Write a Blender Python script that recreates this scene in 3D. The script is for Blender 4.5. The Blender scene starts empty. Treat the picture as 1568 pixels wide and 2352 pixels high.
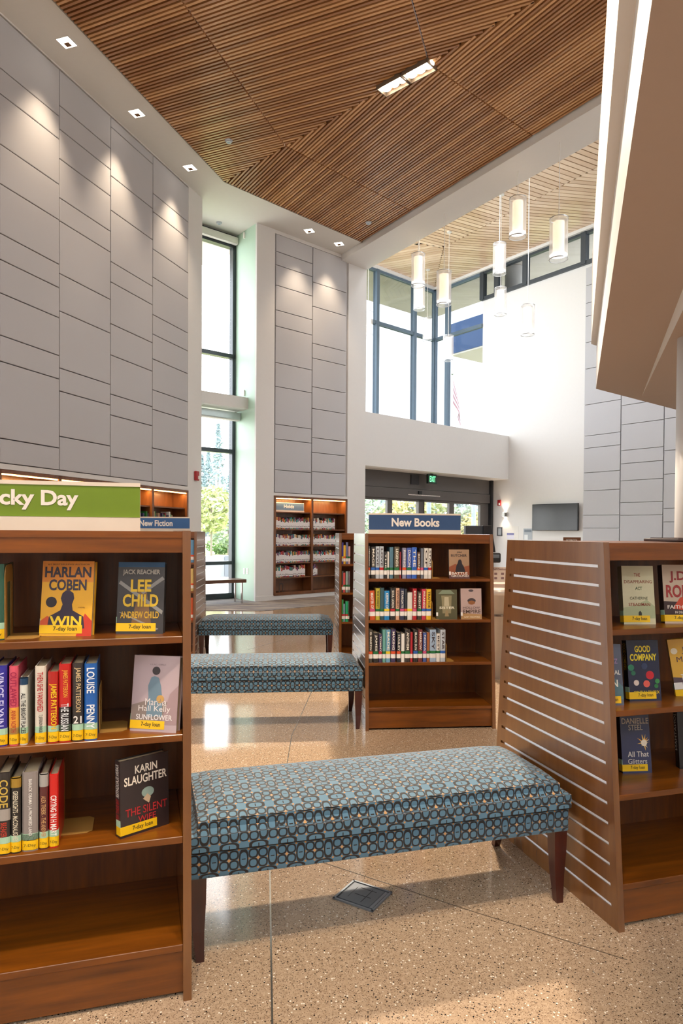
import bpy, bmesh, math, random
from mathutils import Vector, Matrix
random.seed(11)
R = math.radians
C = bpy.context.scene.collection
scn = bpy.context.scene

# ---------------------------------------------------------------- camera
CAMZ, FPX, CX, CY, PITCH, ROLL = 1.375, 1553.0, 784.0, 1246.4, R(.89), R(.39)
_cp, _sp, _cr, _sr = math.cos(PITCH), math.sin(PITCH), math.cos(ROLL), math.sin(ROLL)
_RM = Matrix(((_cr, -_sr, 0), (_sr, _cr, 0), (0, 0, 1))) @ Matrix(((1, 0, 0), (0, _cp, -_sp), (0, _sp, _cp)))
def _w(v): return Vector((v[0], v[2], -v[1]))           # photo frame (right, down, forward) -> world
_inv = _RM.transposed()
cam_d = bpy.data.cameras.new('camera'); cam = bpy.data.objects.new('camera', cam_d); C.objects.link(cam)
_x, _y, _z = _w(_inv @ Vector((1, 0, 0))), _w(_inv @ Vector((0, -1, 0))), _w(_inv @ Vector((0, 0, -1)))
cam.matrix_world = Matrix(((_x.x, _y.x, _z.x, 0), (_x.y, _y.y, _z.y, 0), (_x.z, _y.z, _z.z, CAMZ), (0, 0, 0, 1)))
cam_d.sensor_fit = 'AUTO'; cam_d.sensor_width = 36
cam_d.lens = FPX / 2352 * 36
cam_d.shift_x = (784 - CX) / 2352; cam_d.shift_y = (CY - 1176) / 2352
cam_d.clip_start = .05; cam_d.clip_end = 400
scn.camera = cam

# ---------------------------------------------------------------- world, exposure, lights
scn.view_settings.view_transform = 'Standard'; scn.view_settings.look = 'None'
scn.view_settings.exposure = 0.0; scn.view_settings.gamma = 1.0; scn.view_settings.use_curve_mapping = False
wd = bpy.data.worlds.new('sky'); scn.world = wd; wd.use_nodes = True
bg = wd.node_tree.nodes['Background']; bg.inputs[0].default_value = (.93, .97, 1, 1); bg.inputs[1].default_value = 7.5

def light(kind, name, loc, power, col=(1, .86, .68), to=None, size=.1, size_y=None, angle=60, blend=.6, parent=None):
    d = bpy.data.lights.new(name, kind); d.energy = power; d.color = col
    if kind == 'AREA':
        d.size = size
        if size_y: d.shape = 'RECTANGLE'; d.size_y = size_y
    elif kind == 'SPOT':
        d.spot_size = R(angle); d.spot_blend = blend; d.shadow_soft_size = size
    else: d.shadow_soft_size = size
    o = bpy.data.objects.new(name, d); C.objects.link(o); o.location = loc
    if to is not None:
        o.rotation_euler = (Vector(to) - Vector(loc)).to_track_quat('-Z', 'Y').to_euler()
    return o
WARM = (1, .83, .64); NEUT = (1, .94, .87); COOL = (.86, .93, 1)
# added soft fill lights without fixtures, overhead and behind the camera
light('AREA', 'room_fill', (-.4, -1.8, 6.8), 70, NEUT, (.2, 2.2, .5), 3.5, 2)
light('AREA', 'rear_fill', (.6, -5.5, 4.2), 22, NEUT, (.6, 3.5, 2.0), 6, 3)
light('AREA', 'lobby_fill', (3.0, 12.7, 8.2), 95, COOL, (6.3, 16.8, 1.6), 1.4, 1.0)  # cool fill added out of view behind the beam to brighten the lobby wall
# recessed lamps in the ceiling just over the photographer
for _x, _y, _t in ((-.5, .1, (-.6, 2.0, 0)), (.3, .2, (.4, 2.2, 0)), (1.1, .3, (1.5, 2.4, 0)), (.4, 1.0, (.6, 4.6, 0))):
    light('SPOT', 'room_spot', (_x, _y, 7.3), 520, WARM, _t, .05, angle=76, blend=.9)

# ---------------------------------------------------------------- geometry helpers
def ray(x, y):
    return _w(_inv @ Vector(((x - CX) / FPX, (y - CY) / FPX, 1)))
O = Vector((0, 0, CAMZ))
def onz(x, y, z):
    d = ray(x, y); return O + d * ((z - CAMZ) / d.z)
def onv(x, y, p, yaw):
    n = Vector((math.cos(R(yaw)), -math.sin(R(yaw)), 0)); d = ray(x, y)
    return O + d * (n.dot(Vector((p[0], p[1], 0))) / n.dot(d))
def dirv(yaw): return Vector((math.sin(R(yaw)), math.cos(R(yaw)), 0))
def lin(h):
    h = h.lstrip('#'); c = [int(h[i:i + 2], 16) / 255 for i in (0, 2, 4)]
    return tuple(v / 12.92 if v <= .04045 else ((v + .055) / 1.055) ** 2.4 for v in c)

class MB:
    def __init__(s): s.bm = bmesh.new(); s.mi = 0
    def _face(s, vs):
        try:
            f = s.bm.faces.new(vs); f.material_index = s.mi; return f
        except ValueError: return None
    def hexa(s, p):                                  # p: 4 bottom, 4 top
        v = [s.bm.verts.new(q) for q in p]
        for i in ((3, 2, 1, 0), (4, 5, 6, 7), (0, 1, 5, 4), (1, 2, 6, 5), (2, 3, 7, 6), (3, 0, 4, 7)): s._face([v[k] for k in i])
        return s
    def box(s, x0, x1, y0, y1, z0, z1):
        return s.hexa([(x0, y0, z0), (x1, y0, z0), (x1, y1, z0), (x0, y1, z0), (x0, y0, z1), (x1, y0, z1), (x1, y1, z1), (x0, y1, z1)])
    def prism(s, poly, z0, z1):
        a = [s.bm.verts.new((p[0], p[1], z0)) for p in poly]; b = [s.bm.verts.new((p[0], p[1], z1)) for p in poly]
        s._face(a[::-1]); s._face(b); n = len(poly)
        for i in range(n): s._face([a[i], a[(i + 1) % n], b[(i + 1) % n], b[i]])
        return s
    def plate(s, poly, axis, a0, a1):                # polygon in a vertical plane: axis 'x' -> (y,z), 'y' -> (x,z)
        f = (lambda p, a: (a, p[0], p[1])) if axis == 'x' else (lambda p, a: (p[0], a, p[1]))
        A = [s.bm.verts.new(f(p, a0)) for p in poly]; B = [s.bm.verts.new(f(p, a1)) for p in poly]
        s._face(A); s._face(B[::-1]); n = len(poly)
        for i in range(n): s._face([A[i], B[i], B[(i + 1) % n], A[(i + 1) % n]])
        return s
    def quad(s, *p):
        s._face([s.bm.verts.new(q) for q in p]); return s
    def tube(s, p, q, r, r2=None, seg=12, caps=True):
        p, q = Vector(p), Vector(q); d = (q - p).normalized()
        u = d.orthogonal().normalized(); w = d.cross(u); r2 = r if r2 is None else r2
        a = [s.bm.verts.new(p + (u * math.cos(t) + w * math.sin(t)) * r) for t in [2 * math.pi * i / seg for i in range(seg)]]
        b = [s.bm.verts.new(q + (u * math.cos(t) + w * math.sin(t)) * r2) for t in [2 * math.pi * i / seg for i in range(seg)]]
        for i in range(seg): s._face([a[i], a[(i + 1) % seg], b[(i + 1) % seg], b[i]])
        if caps: s._face(a[::-1]); s._face(b)
        return s
    def lathe(s, prof, c=(0, 0, 0), seg=24):
        rings = []
        for (r, z) in prof:
            rings.append([s.bm.verts.new((c[0] + r * math.cos(2 * math.pi * i / seg), c[1] + r * math.sin(2 * math.pi * i / seg), c[2] + z)) for i in range(seg)])
        for A, B in zip(rings, rings[1:]):
            for i in range(seg): s._face([A[i], A[(i + 1) % seg], B[(i + 1) % seg], B[i]])
        return s
    def bevel(s, w, seg=2, angle=40):
        s.bm.normal_update()
        es = [e for e in s.bm.edges if len(e.link_faces) == 2 and e.calc_face_angle(0) > R(angle)]
        bmesh.ops.bevel(s.bm, geom=es, offset=w, segments=seg, affect='EDGES', profile=.5); return s
    def build(s, name, mats, parent=None, smooth=False, uv=None):
        bmesh.ops.recalc_face_normals(s.bm, faces=s.bm.faces)
        if uv:
            L = s.bm.loops.layers.uv.new('uv'); s.bm.normal_update()
            for f in s.bm.faces:
                n = f.normal; k = max(range(3), key=lambda i: abs(n[i]))
                for l in f.loops:
                    c = l.vert.co; l[L].uv = [(c.y, c.z), (c.x, c.z), (c.x, c.y)][k]
        me = bpy.data.meshes.new(name); s.bm.to_mesh(me); s.bm.free()
        for m in (mats if isinstance(mats, (list, tuple)) else [mats]): me.materials.append(m)
        if smooth:
            for p in me.polygons: p.use_smooth = True
        o = bpy.data.objects.new(name, me); C.objects.link(o)
        if parent is not None: o.parent = parent
        return o

def tag(o, label=None, cat=None, group=None, kind=None):
    if label: o['label'] = label
    if cat: o['category'] = cat
    if group: o['group'] = group
    if kind: o['kind'] = kind
    return o
def empty(name, loc, yaw=90.0, label=None, cat=None, group=None):
    o = bpy.data.objects.new(name, None); C.objects.link(o); o.empty_display_size = .1
    o.location = loc; o.rotation_euler = (0, 0, R(90 - yaw)); return tag(o, label, cat, group)
def structure(o): o['kind'] = 'structure'; return o
def copy_tree(o, parent=None):
    c = o.copy(); C.objects.link(c)
    if parent is not None: c.parent = parent
    for ch in list(o.children): copy_tree(ch, c)
    return c
def to_local(root, p):
    c, s_ = math.cos(root.rotation_euler.z), math.sin(root.rotation_euler.z)
    d = Vector(p) - root.location; return Vector((c * d.x + s_ * d.y, -s_ * d.x + c * d.y, d.z))

# ---------------------------------------------------------------- materials
MATS = {}
class N:
    def __init__(s, name):
        s.m = bpy.data.materials.new(name); s.m.use_nodes = True; s.t = s.m.node_tree
        s.b = s.t.nodes['Principled BSDF']; s.out = s.t.nodes['Material Output']
    def n(s, kind, **kw):
        x = s.t.nodes.new(kind)
        for k, v in kw.items(): setattr(x, k, v)
        return x
    def link(s, a, b): s.t.links.new(a, b)
    def math(s, op, a, b=None, c=None):
        x = s.n('ShaderNodeMath', operation=op)
        for i, v in enumerate((a, b, c)):
            if v is None: continue
            if hasattr(v, 'links'): s.link(v, x.inputs[i])
            else: x.inputs[i].default_value = v
        return x.outputs[0]
    def mix(s, f, a, b):
        x = s.n('ShaderNodeMix', data_type='RGBA')
        for sock, v in ((x.inputs[0], f), (x.inputs[6], a), (x.inputs[7], b)):
            if hasattr(v, 'links'): s.link(v, sock)
            elif isinstance(v, (tuple, list)): sock.default_value = (*v[:3], 1)
            else: sock.default_value = v
        return x.outputs[2]
    def coord(s, kind='Object', scale=(1, 1, 1)):
        tc = s.n('ShaderNodeTexCoord'); mp = s.n('ShaderNodeMapping'); mp.inputs['Scale'].default_value = scale
        s.link(tc.outputs[kind], mp.inputs[0]); return mp.outputs[0]
    def noise(s, vec, scale, detail=3, rough=.5):
        x = s.n('ShaderNodeTexNoise'); x.inputs['Scale'].default_value = scale; x.inputs['Detail'].default_value = detail
        x.inputs['Roughness'].default_value = rough; s.link(vec, x.inputs['Vector']); return x.outputs[0]
    def ramp(s, f, stops, interp='LINEAR'):
        x = s.n('ShaderNodeValToRGB'); x.color_ramp.interpolation = interp; e = x.color_ramp.elements
        while len(e) < len(stops): e.new(.5)
        for k, (p, c) in zip(e, stops): k.position = p; k.color = (*c[:3], 1)
        s.link(f, x.inputs[0]); return x.outputs[0]
    def bump(s, h, strength=.2, dist=.002):
        x = s.n('ShaderNodeBump'); x.inputs['Strength'].default_value = strength; x.inputs['Distance'].default_value = dist
        s.link(h, x.inputs['Height']); s.link(x.outputs[0], s.b.inputs['Normal'])
    def set(s, col=None, rough=None, metal=None, coat=None, spec=None):
        if col is not None:
            if hasattr(col, 'links'): s.link(col, s.b.inputs['Base Color'])
            else: s.b.inputs['Base Color'].default_value = (*col[:3], 1)
        if rough is not None: s.b.inputs['Roughness'].default_value = rough
        if metal is not None: s.b.inputs['Metallic'].default_value = metal
        if coat is not None: s.b.inputs['Coat Weight'].default_value = coat; s.b.inputs['Coat Roughness'].default_value = .15
        if spec is not None: s.b.inputs['Specular IOR Level'].default_value = spec
        return s.m
def flat(h, rough=.5, metal=0, var=.06, coat=None):
    key = (h, rough, metal, coat)
    if key in MATS: return MATS[key]
    m = N('paint_' + h.lstrip('#')); c = lin(h)
    f = m.noise(m.coord('Object'), 14, 2)
    MATS[key] = m.set(m.mix(f, tuple(v * (1 - var) for v in c), tuple(min(1, v * (1 + var)) for v in c)), rough, metal, coat)
    return MATS[key]
def glow(h, strength, name='glow'):
    key = ('g', h, strength)
    if key in MATS: return MATS[key]
    m = N(name); m.set((.8, .8, .8), .5); m.b.inputs['Emission Color'].default_value = (*lin(h), 1); m.b.inputs['Emission Strength'].default_value = strength
    MATS[key] = m.m; return m.m
def wood(name, dark, light_, scale=(1, 14, 14), rough=.38, coat=.25, freq=3.2, rand=0):
    m = N(name); v = m.coord('Object', scale)
    f1 = m.noise(v, freq, 5, .6); f2 = m.noise(m.coord('Object', tuple(q * .35 for q in scale)), 2.1, 2)
    f = m.math('ADD', m.math('MULTIPLY', f1, .6), m.math('MULTIPLY', f2, .4))
    if rand:
        a = m.n('ShaderNodeAttribute'); a.attribute_name = 'tone'
        f = m.math('ADD', m.math('MULTIPLY', f, 1 - rand), m.math('MULTIPLY', a.outputs['Fac'], rand))
    m.set(m.ramp(f, [(.3, dark), (.7, light_)]), rough, 0, coat); return m.m
CASE = wood('cherry_wood', lin('#4f2603'), lin('#854706'), (14, 14, 1.2))
CASEH = wood('cherry_wood_shelf', lin('#512803'), lin('#874907'), (1.2, 14, 14))
CASE_END = wood('cherry_wood_end', lin('#623a16'), lin('#805024'), (9, 9, .9), .25, 1.0)
LEGW = wood('mahogany_leg', lin('#2c0d08'), lin('#4a1a10'), (12, 12, 1.5), .3, .4)
BENCHW = wood('window_bench_wood', lin('#4b2f1c'), lin('#6b4630'), (1.2, 12, 12))
SLAT = wood('hemlock_slat', lin('#9a683e'), lin('#cd9b68'), (1, 1, 1), .35, .25, 1.6, .5)
LOBW = wood('lobby_plank', lin('#cdac8c'), lin('#e4c8ab'), (1, 1, 1), .32, .5, 1.6, .5)
EAVE = wood('eave_wood', lin('#c2b8ac'), lin('#d8cfc4'), (.4, 4, 4), .6, 0)
WHITE = flat('#dcdad8', .6, 0, .015)
CEILW = flat('#dbdad7', .7, 0, .015)
GREEN = flat('#bdd8c6', .5, 0, .015)
DARK = flat('#120d0a', .9)
FRAME = flat('#3d4349', .35, .3)
DFRAME = flat('#5a5654', .45, .1)
ALU = flat('#b9bcc0', .3, .9)
CHROME = flat('#c9c9c9', .2, 1)
BLACKP = flat('#17181b', .35)
PAGES = flat('#cdbb98', .8)
SIGNB = flat('#e0d3c2', .4)
YEL = flat('#f2c111', .4); MINT = flat('#a9cdb0', .5); LABW = flat('#e6e0da', .5)
TAN = flat('#b08442', .45, .1)

def terrazzo():
    m = N('terrazzo'); v = m.coord('Object')
    base = m.ramp(m.noise(v, 60, 3, .7), [(.3, lin('#a38a70')), (.7, lin('#bba288'))])
    def chips(scale, lo, hi, dmax):
        x = m.n('ShaderNodeTexVoronoi'); x.inputs['Scale'].default_value = scale; m.link(v, x.inputs['Vector'])
        sp = m.n('ShaderNodeSeparateColor'); m.link(x.outputs['Color'], sp.inputs[0])
        a = m.math('GREATER_THAN', sp.outputs[0], lo); b = m.math('LESS_THAN', sp.outputs[0], hi); d = m.math('LESS_THAN', x.outputs['Distance'], dmax)
        return m.math('MULTIPLY', m.math('MULTIPLY', a, b), d), sp.outputs[1]
    k, g = chips(300, .0, .30, .5); base = m.mix(k, base, m.ramp(g, [(0, lin('#4a3a30')), (1, lin('#8c7058'))]))
    k, g = chips(210, .5, .78, .5); base = m.mix(m.math('MULTIPLY', k, .75), base, m.ramp(g, [(0, lin('#b0957a')), (1, lin('#cfb89e'))]))
    k, g = chips(190, .0, .05, .5); base = m.mix(k, base, lin('#2c2420'))
    k, g = chips(150, .955, 1.0, .45); base = m.mix(k, base, lin('#ece2d2'))
    m.set(base, .1, 0, None, .6); return m.m
TERR = terrazzo()
def carpet():
    m = N('plank_carpet'); v = m.coord('Object', (1, 1, 1))
    mp = m.n('ShaderNodeMapping'); mp.inputs['Rotation'].default_value = (0, 0, R(28)); mp.inputs['Scale'].default_value = (.8, 7, 1); m.link(v, mp.inputs[0])
    f = m.noise(mp.outputs[0], 1.6, 4, .7); g = m.noise(v, 120, 2)
    c = m.ramp(f, [(.35, lin('#55505a')), (.5, lin('#77706f')), (.6, lin('#a2998d'))])
    m.set(m.mix(m.math('MULTIPLY', g, .35), c, lin('#3c3838')), .95); m.bump(g, .3, .004); return m.m
CARPET = carpet()
def fabric():
    m = N('petal_fabric'); tc = m.n('ShaderNodeTexCoord'); s = m.n('ShaderNodeSeparateXYZ'); m.link(tc.outputs['UV'], s.inputs[0])
    u = m.math('MULTIPLY', s.outputs[0], 1 / .0315); v = m.math('MULTIPLY', s.outputs[1], 1 / .0315)
    row = m.math('FLOOR', m.math('DIVIDE', v, 3.0)); u = m.math('ADD', u, m.math('MULTIPLY', row, 1.0))
    U = m.math('FLOORED_MODULO', u, 3.0); V = m.math('FLOORED_MODULO', v, 3.0)
    def norm(a, ca, ra, b, cb, rb):
        p = m.math('DIVIDE', m.math('ABSOLUTE', m.math('SUBTRACT', a, ca)), ra); q = m.math('DIVIDE', m.math('ABSOLUTE', m.math('SUBTRACT', b, cb)), rb)
        return m.math('POWER', m.math('ADD', m.math('POWER', p, 2.6), m.math('POWER', q, 2.6)), 1 / 2.6)
    fu, fv = m.math('FRACT', U), m.math('FRACT', V)
    c = norm(fu, .5, .47, fv, .5, .47)
    eh = norm(U, 1.0, .97, V, 2.5, .47); ev = norm(U, 2.5, .47, V, 1.0, .97)
    col2 = m.math('GREATER_THAN', U, 2.0); row2 = m.math('GREATER_THAN', V, 2.0)
    isv = m.math('MULTIPLY', col2, m.math('SUBTRACT', 1.0, row2)); ish = m.math('MULTIPLY', row2, m.math('SUBTRACT', 1.0, col2))
    both = m.math('MULTIPLY', row2, col2)
    def sel(k, a, b): return m.math('ADD', m.math('MULTIPLY', k, b), m.math('MULTIPLY', m.math('SUBTRACT', 1.0, k), a))
    f = sel(ish, sel(isv, c, ev), eh)
    ring = m.math('MULTIPLY', m.math('GREATER_THAN', f, .72), m.math('LESS_THAN', f, 1.07))
    ring = m.math('MULTIPLY', ring, m.math('SUBTRACT', 1.0, both))
    outside = m.math('MULTIPLY', m.math('GREATER_THAN', f, 1.06), m.math('GREATER_THAN', m.math('MINIMUM', m.math('ABSOLUTE', m.math('SUBTRACT', fu, .5)), m.math('ABSOLUTE', m.math('SUBTRACT', fv, .5))), .40))
    x1 = m.math('LESS_THAN', m.math('ADD', m.math('ABSOLUTE', m.math('SUBTRACT', U, 1.0)), m.math('ABSOLUTE', m.math('SUBTRACT', V, 1.0))), .2)
    d1 = m.math('MULTIPLY', m.math('LESS_THAN', m.math('ABSOLUTE', m.math('SUBTRACT', U, 1.0)), .055), m.math('LESS_THAN', m.math('ABSOLUTE', m.math('SUBTRACT', V, 2.5)), .2))
    d2 = m.math('MULTIPLY', m.math('LESS_THAN', m.math('ABSOLUTE', m.math('SUBTRACT', V, 1.0)), .055), m.math('LESS_THAN', m.math('ABSOLUTE', m.math('SUBTRACT', U, 2.5)), .2))
    dark = m.math('MINIMUM', m.math('ADD', ring, m.math('ADD', d1, d2)), 1.0)
    weave = m.noise(m.coord('UV', (900, 900, 1)), 1, 1)
    teal = m.mix(weave, lin('#43667c'), lin('#5a8299'))
    colr = m.mix(outside, teal, lin('#b5864e')); colr = m.mix(dark, colr, lin('#140f0e'))
    colr = m.mix(x1, colr, lin('#c09058'))
    m.set(colr, .75); m.b.inputs['Sheen Weight'].default_value = .3; return m.m
FABRIC = fabric()
def panelmat():
    m = N('acoustic_fabric'); v = m.coord('Object'); f = m.noise(v, 260, 2); g = m.noise(v, 1.2, 2)
    m.set(m.mix(m.math('MULTIPLY', f, .5), lin('#b8b8bc'), lin('#c6c5c8')), .9); m.bump(f, .15, .001); return m.m
PANEL = panelmat()
def glass(name='window_glass', tint=(1, 1, 1), refl=.09):
    m = N(name); tr = m.n('ShaderNodeBsdfTransparent'); tr.inputs[0].default_value = (*tint, 1); gl = m.n('ShaderNodeBsdfGlossy'); gl.inputs['Roughness'].default_value = .01
    lw = m.n('ShaderNodeLayerWeight'); lw.inputs[0].default_value = .25
    mx = m.n('ShaderNodeMixShader'); m.link(m.math('MULTIPLY', lw.outputs[0], refl * 3), mx.inputs[0]); m.link(tr.outputs[0], mx.inputs[1]); m.link(gl.outputs[0], mx.inputs[2]); m.link(mx.outputs[0], m.out.inputs[0])
    return m.m
GLASS = glass(); GLASS_T = glass('tinted_glass', (.56, .58, .60))
def shade(name, opac, col, emit=0):
    m = N(name); tr = m.n('ShaderNodeBsdfTransparent'); df = m.n('ShaderNodeBsdfTranslucent'); d2 = m.n('ShaderNodeBsdfDiffuse')
    df.inputs[0].default_value = (*col, 1); d2.inputs[0].default_value = (*col, 1); a = m.n('ShaderNodeMixShader'); a.inputs[0].default_value = .5; m.link(df.outputs[0], a.inputs[1]); m.link(d2.outputs[0], a.inputs[2])
    b = m.n('ShaderNodeMixShader'); b.inputs[0].default_value = opac; m.link(tr.outputs[0], b.inputs[1]); m.link(a.outputs[0], b.inputs[2]); m.link(b.outputs[0], m.out.inputs[0]); return m.m
SHEER = shade('sheer_shade', .33, (.8, .81, .83))

# lettering: real raised letters, fitted into a box on a face that looks towards -Y of its parent
_txt = {}
def letters(s, bold=.0):
    k = (s, bold)
    if k not in _txt:
        cu = bpy.data.curves.new('lettering', 'FONT'); cu.body = s; cu.size = 1; cu.offset = bold; cu.resolution_u = 3; cu.fill_mode = 'FRONT'; cu.dimensions = '2D'
        cu.align_x = 'LEFT'; o = bpy.data.objects.new('lettering', cu); C.objects.link(o)
        dg = bpy.context.evaluated_depsgraph_get(); me = bpy.data.meshes.new_from_object(o.evaluated_get(dg)); bpy.data.objects.remove(o)
        vs = [tuple(v.co) for v in me.vertices]; fs = [tuple(p.vertices) for p in me.polygons]; bpy.data.meshes.remove(me)
        xs = [v[0] for v in vs]; ys = [v[1] for v in vs]; _txt[k] = (vs, fs, min(xs), max(xs), min(ys), max(ys))
    return _txt[k]
def text(parent, s, x0, x1, z0, z1, y, mat, bold=.02, name='title_lettering', down=False, face='front'):
    vs, fs, ax, bx, ay, by = letters(s, bold); bm = bmesh.new(); V = []
    for v in vs:
        a = (v[0] - ax) / (bx - ax); b = (v[1] - ay) / (by - ay)
        if down: X, Z = x0 + b * (x1 - x0), z1 - a * (z1 - z0)          # reads from top to bottom, as on a spine
        else: X, Z = x0 + a * (x1 - x0), z0 + b * (z1 - z0)
        V.append(bm.verts.new((X, y, Z) if face == 'front' else (y, X, Z)))
    for f in fs:
        try: bm.faces.new([V[i] for i in f])
        except ValueError: pass
    me = bpy.data.meshes.new(name); bm.to_mesh(me); bm.free(); me.materials.append(mat)
    o = bpy.data.objects.new(name, me); C.objects.link(o); o.parent = parent; return o
# ================================================================= THE SHELL
ZC = 7.37
LYAW, MYAW, WYAW, RYAW = 18.3, 48.0, 50.0, -37.0
PL = Vector((-2.70, 11.82, 0)); PM = Vector((-1.68, 13.22, 0)); PWN = Vector((-2.19, 13.83, 0))
def flatp(v): return Vector((v[0], v[1], 0))
def line_x(p, d, q, e):                              # crossing of two plan lines
    k = d.x * e.y - d.y * e.x; t = ((q.x - p.x) * e.y - (q.y - p.y) * e.x) / k
    return Vector((p.x + d.x * t, p.y + d.y * t, 0))
dL, dM, dW, dR = dirv(LYAW), dirv(MYAW), dirv(WYAW), dirv(RYAW)
nL, nM, nW = dirv(LYAW - 90), dirv(MYAW - 90), dirv(WYAW - 90)      # into each wall, away from the room
L_end = flatp(onv(463, 900, PL, LYAW)); L_near = PL - dL * 17.5
M_end = flatp(onv(840, 900, PM, MYAW))
W_right = flatp(onv(541, 900, PWN, WYAW)); W_left = flatp(onv(400, 900, PWN, WYAW))
F0 = PM + nM * .15
B_l = flatp(onv(840, 1000, F0, MYAW)); B_r = flatp(onv(1168, 1003, F0, MYAW))
G0 = line_x(B_r, dR, Vector((2.93, 21.575, 0)), dM)                  # the corner of the two upper glazed walls
G_left = G0 - dM * 4.0
D_r = flatp(onv(1127, 1140, B_r, RYAW)); D_l = D_r - dM * 5.7
R_end = flatp(onv(1108, 800, B_r, RYAW)); R_pan = flatp(onv(1341, 1100, B_r, RYAW)); R_near = R_pan - dR * 13

# floors
structure(MB().prism([(-14, -6.5), (12, -6.5), (12, 30), (-14, 30)], -.1, 0).build('floor', TERR))
ca = onz(440, 1403, 0); cb = onz(600, 1404, 0); cc = onz(768, 1388, 0)
far = cc + (cc - cb).normalized() * 1.2
structure(MB().prism([(-6, ca.y - .2), ca.to_tuple()[:2], cb.to_tuple()[:2], far.to_tuple()[:2], (M_end + nM * .3).to_tuple()[:2], (PM + nM * .3).to_tuple()[:2], (W_right + nW * .02).to_tuple()[:2], (W_left).to_tuple()[:2], (-6, 12.5)], .0, .006).build('floor_carpet', CARPET))
def strip(p, q, w, mat, name):
    p, q = flatp(p), flatp(q); d = (q - p).normalized(); n = Vector((-d.y, d.x, 0)) * w / 2
    structure(MB().prism([p - n, q - n, q + n, p + n], 0, .0012).build(name, mat))
s0 = onz(625, 2352, 0); s1 = onz(619.5, 2000, 0); s2 = onz(669.5, 1690, 0); s3 = onz(714.8, 1590, 0)
BRASS = flat('#b9b4aa', .25, .9); JOINT = flat('#5a4a3a', .5)
strip(s0 - (s1 - s0) * 1.5, s1, .006, BRASS, 'trim_1'); strip(s1, s2, .006, BRASS, 'trim_2'); strip(s2, s3 + (s3 - s2) * .6, .006, BRASS, 'trim_3')
strip(onz(741, 1981, 0), onz(1083, 2093, 0), .003, JOINT, 'trim_4'); strip(onz(1083, 2093, 0), onz(1440, 2205, 0), .003, JOINT, 'trim_5')
strip(onz(569, 1492, 0), onz(656, 1468, 0), .006, BRASS, 'trim_6')

# acoustic panels -------------------------------------------------
def panel_wall(parent, p, yaw, colx, rows, ztop, zbot, yref=900):
    """columns between photo xs, split at photo ys measured along each column's left edge"""
    d = dirv(yaw); n = dirv(yaw - 90)
    for (xa, xb), ys in zip(colx, rows):
        a = (flatp(onv(xa, yref, p, yaw)) - p).dot(d); b = (flatp(onv(xb, yref, p, yaw)) - p).dot(d)
        zs = [ztop] + [onv(xa, y, p, yaw).z for y in ys] + [zbot]
        for z1, z0 in zip(zs, zs[1:]):
            if z1 - z0 < .05: continue
            mb = MB(); mb.box(a + .005, b - .005, 0, .05, z0 + .006, z1 - .006); mb.bevel(.006, 2)
            o = mb.build('acoustic_panel', PANEL, parent); o.location = p; o.rotation_euler = (0, 0, R(90 - yaw))
wl = MB()
a0 = (flatp(onv(431.5, 900, PL, LYAW)) - PL).dot(dL); ae = (L_end - PL).dot(dL)
wl.box(-17.5, a0, .05, .3, 2.13, ZC + .1); wl.box(a0, ae, 0, .3, 0, ZC + .1); wl.box(-17.5, a0, 0, .05, 2.09, 2.154); wl.box(-17.5, a0, 0, .05, ZC - .02, ZC + .1)
wall_left = wl.build('wall_left', [WHITE]); wall_left.location = PL; wall_left.rotation_euler = (0, 0, R(90 - LYAW)); structure(wall_left)
gap = MB().box(-17.5, a0, .045, .052, 2.154, ZC - .02).build('trim_7', flat('#6f6a66', .9)); gap.location = PL; gap.rotation_euler = wall_left.rotation_euler; structure(gap)
def child_keep(o, parent):
    bpy.context.view_layer.update(); o.parent = parent; o.matrix_parent_inverse = parent.matrix_world.inverted()
before = set(C.objects)
panel_wall(None, PL, LYAW, [(-180, -2), (0, 136.5), (137, 253.5), (254, 350), (350.5, 431.5)],
  [[100, 230, 380, 520, 700, 850], [155, 214, 330, 421, 535, 595, 672, 769, 829, 1006], [242, 296, 364, 454, 507, 628, 714, 845, 898, 1002],
   [290, 403, 482, 600, 647, 743, 815, 905, 953, 1049], [443, 485, 571, 636, 722, 767, 824, 895, 940, 1029]], 7.335, 2.16)
bpy.context.view_layer.update()
for o in set(C.objects) - before: child_keep(o, wall_left)
structure(MB().prism([L_end, L_end + nL * .3, W_left + nW * .3, W_left], 0, ZC + .1).build('wall_left_return', WHITE))
# the pier with the holds shelves
aL = (flatp(onv(628, 1250, PM, MYAW)) - PM).dot(dM); bL = (flatp(onv(797, 1150, PM, MYAW)) - PM).dot(dM); eL = (M_end - PM).dot(dM)
wm = MB(); T = 1.0
wm.box(0, aL, 0, .05, 0, ZC + .1); wm.box(.12, aL, .05, T, 0, ZC + .1); wm.box(bL, eL, 0, T, 0, ZC + .1); wm.box(aL, bL, 0, .05, 2.10, 2.154); wm.box(aL, bL, .05, T, 2.10, ZC + .1); wm.box(aL, bL, 0, T, 0, .09); wm.box(aL, bL, .37, T, .09, 2.1); wm.box(aL, bL, 0, .05, 7.30, ZC + .1)
wall_back = wm.build('wall_back', WHITE); wall_back.location = PM; wall_back.rotation_euler = (0, 0, R(90 - MYAW)); structure(wall_back)
before = set(C.objects)
panel_wall(None, PM, MYAW, [(632, 716), (717, 795)], [[576, 607, 654, 711, 748, 832, 887, 974, 1008, 1079], [647, 703, 788, 822, 888, 938, 1005, 1039, 1083]], 7.30, 2.16)
bpy.context.view_layer.update()
for o in set(C.objects) - before: child_keep(o, wall_back)
structure(MB().prism([PM + nM * .05, PM + nM * 1.0 + dM * .3, W_right + nW * .25, W_right], 0, ZC + .15).build('wall_green', GREEN))
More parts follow.
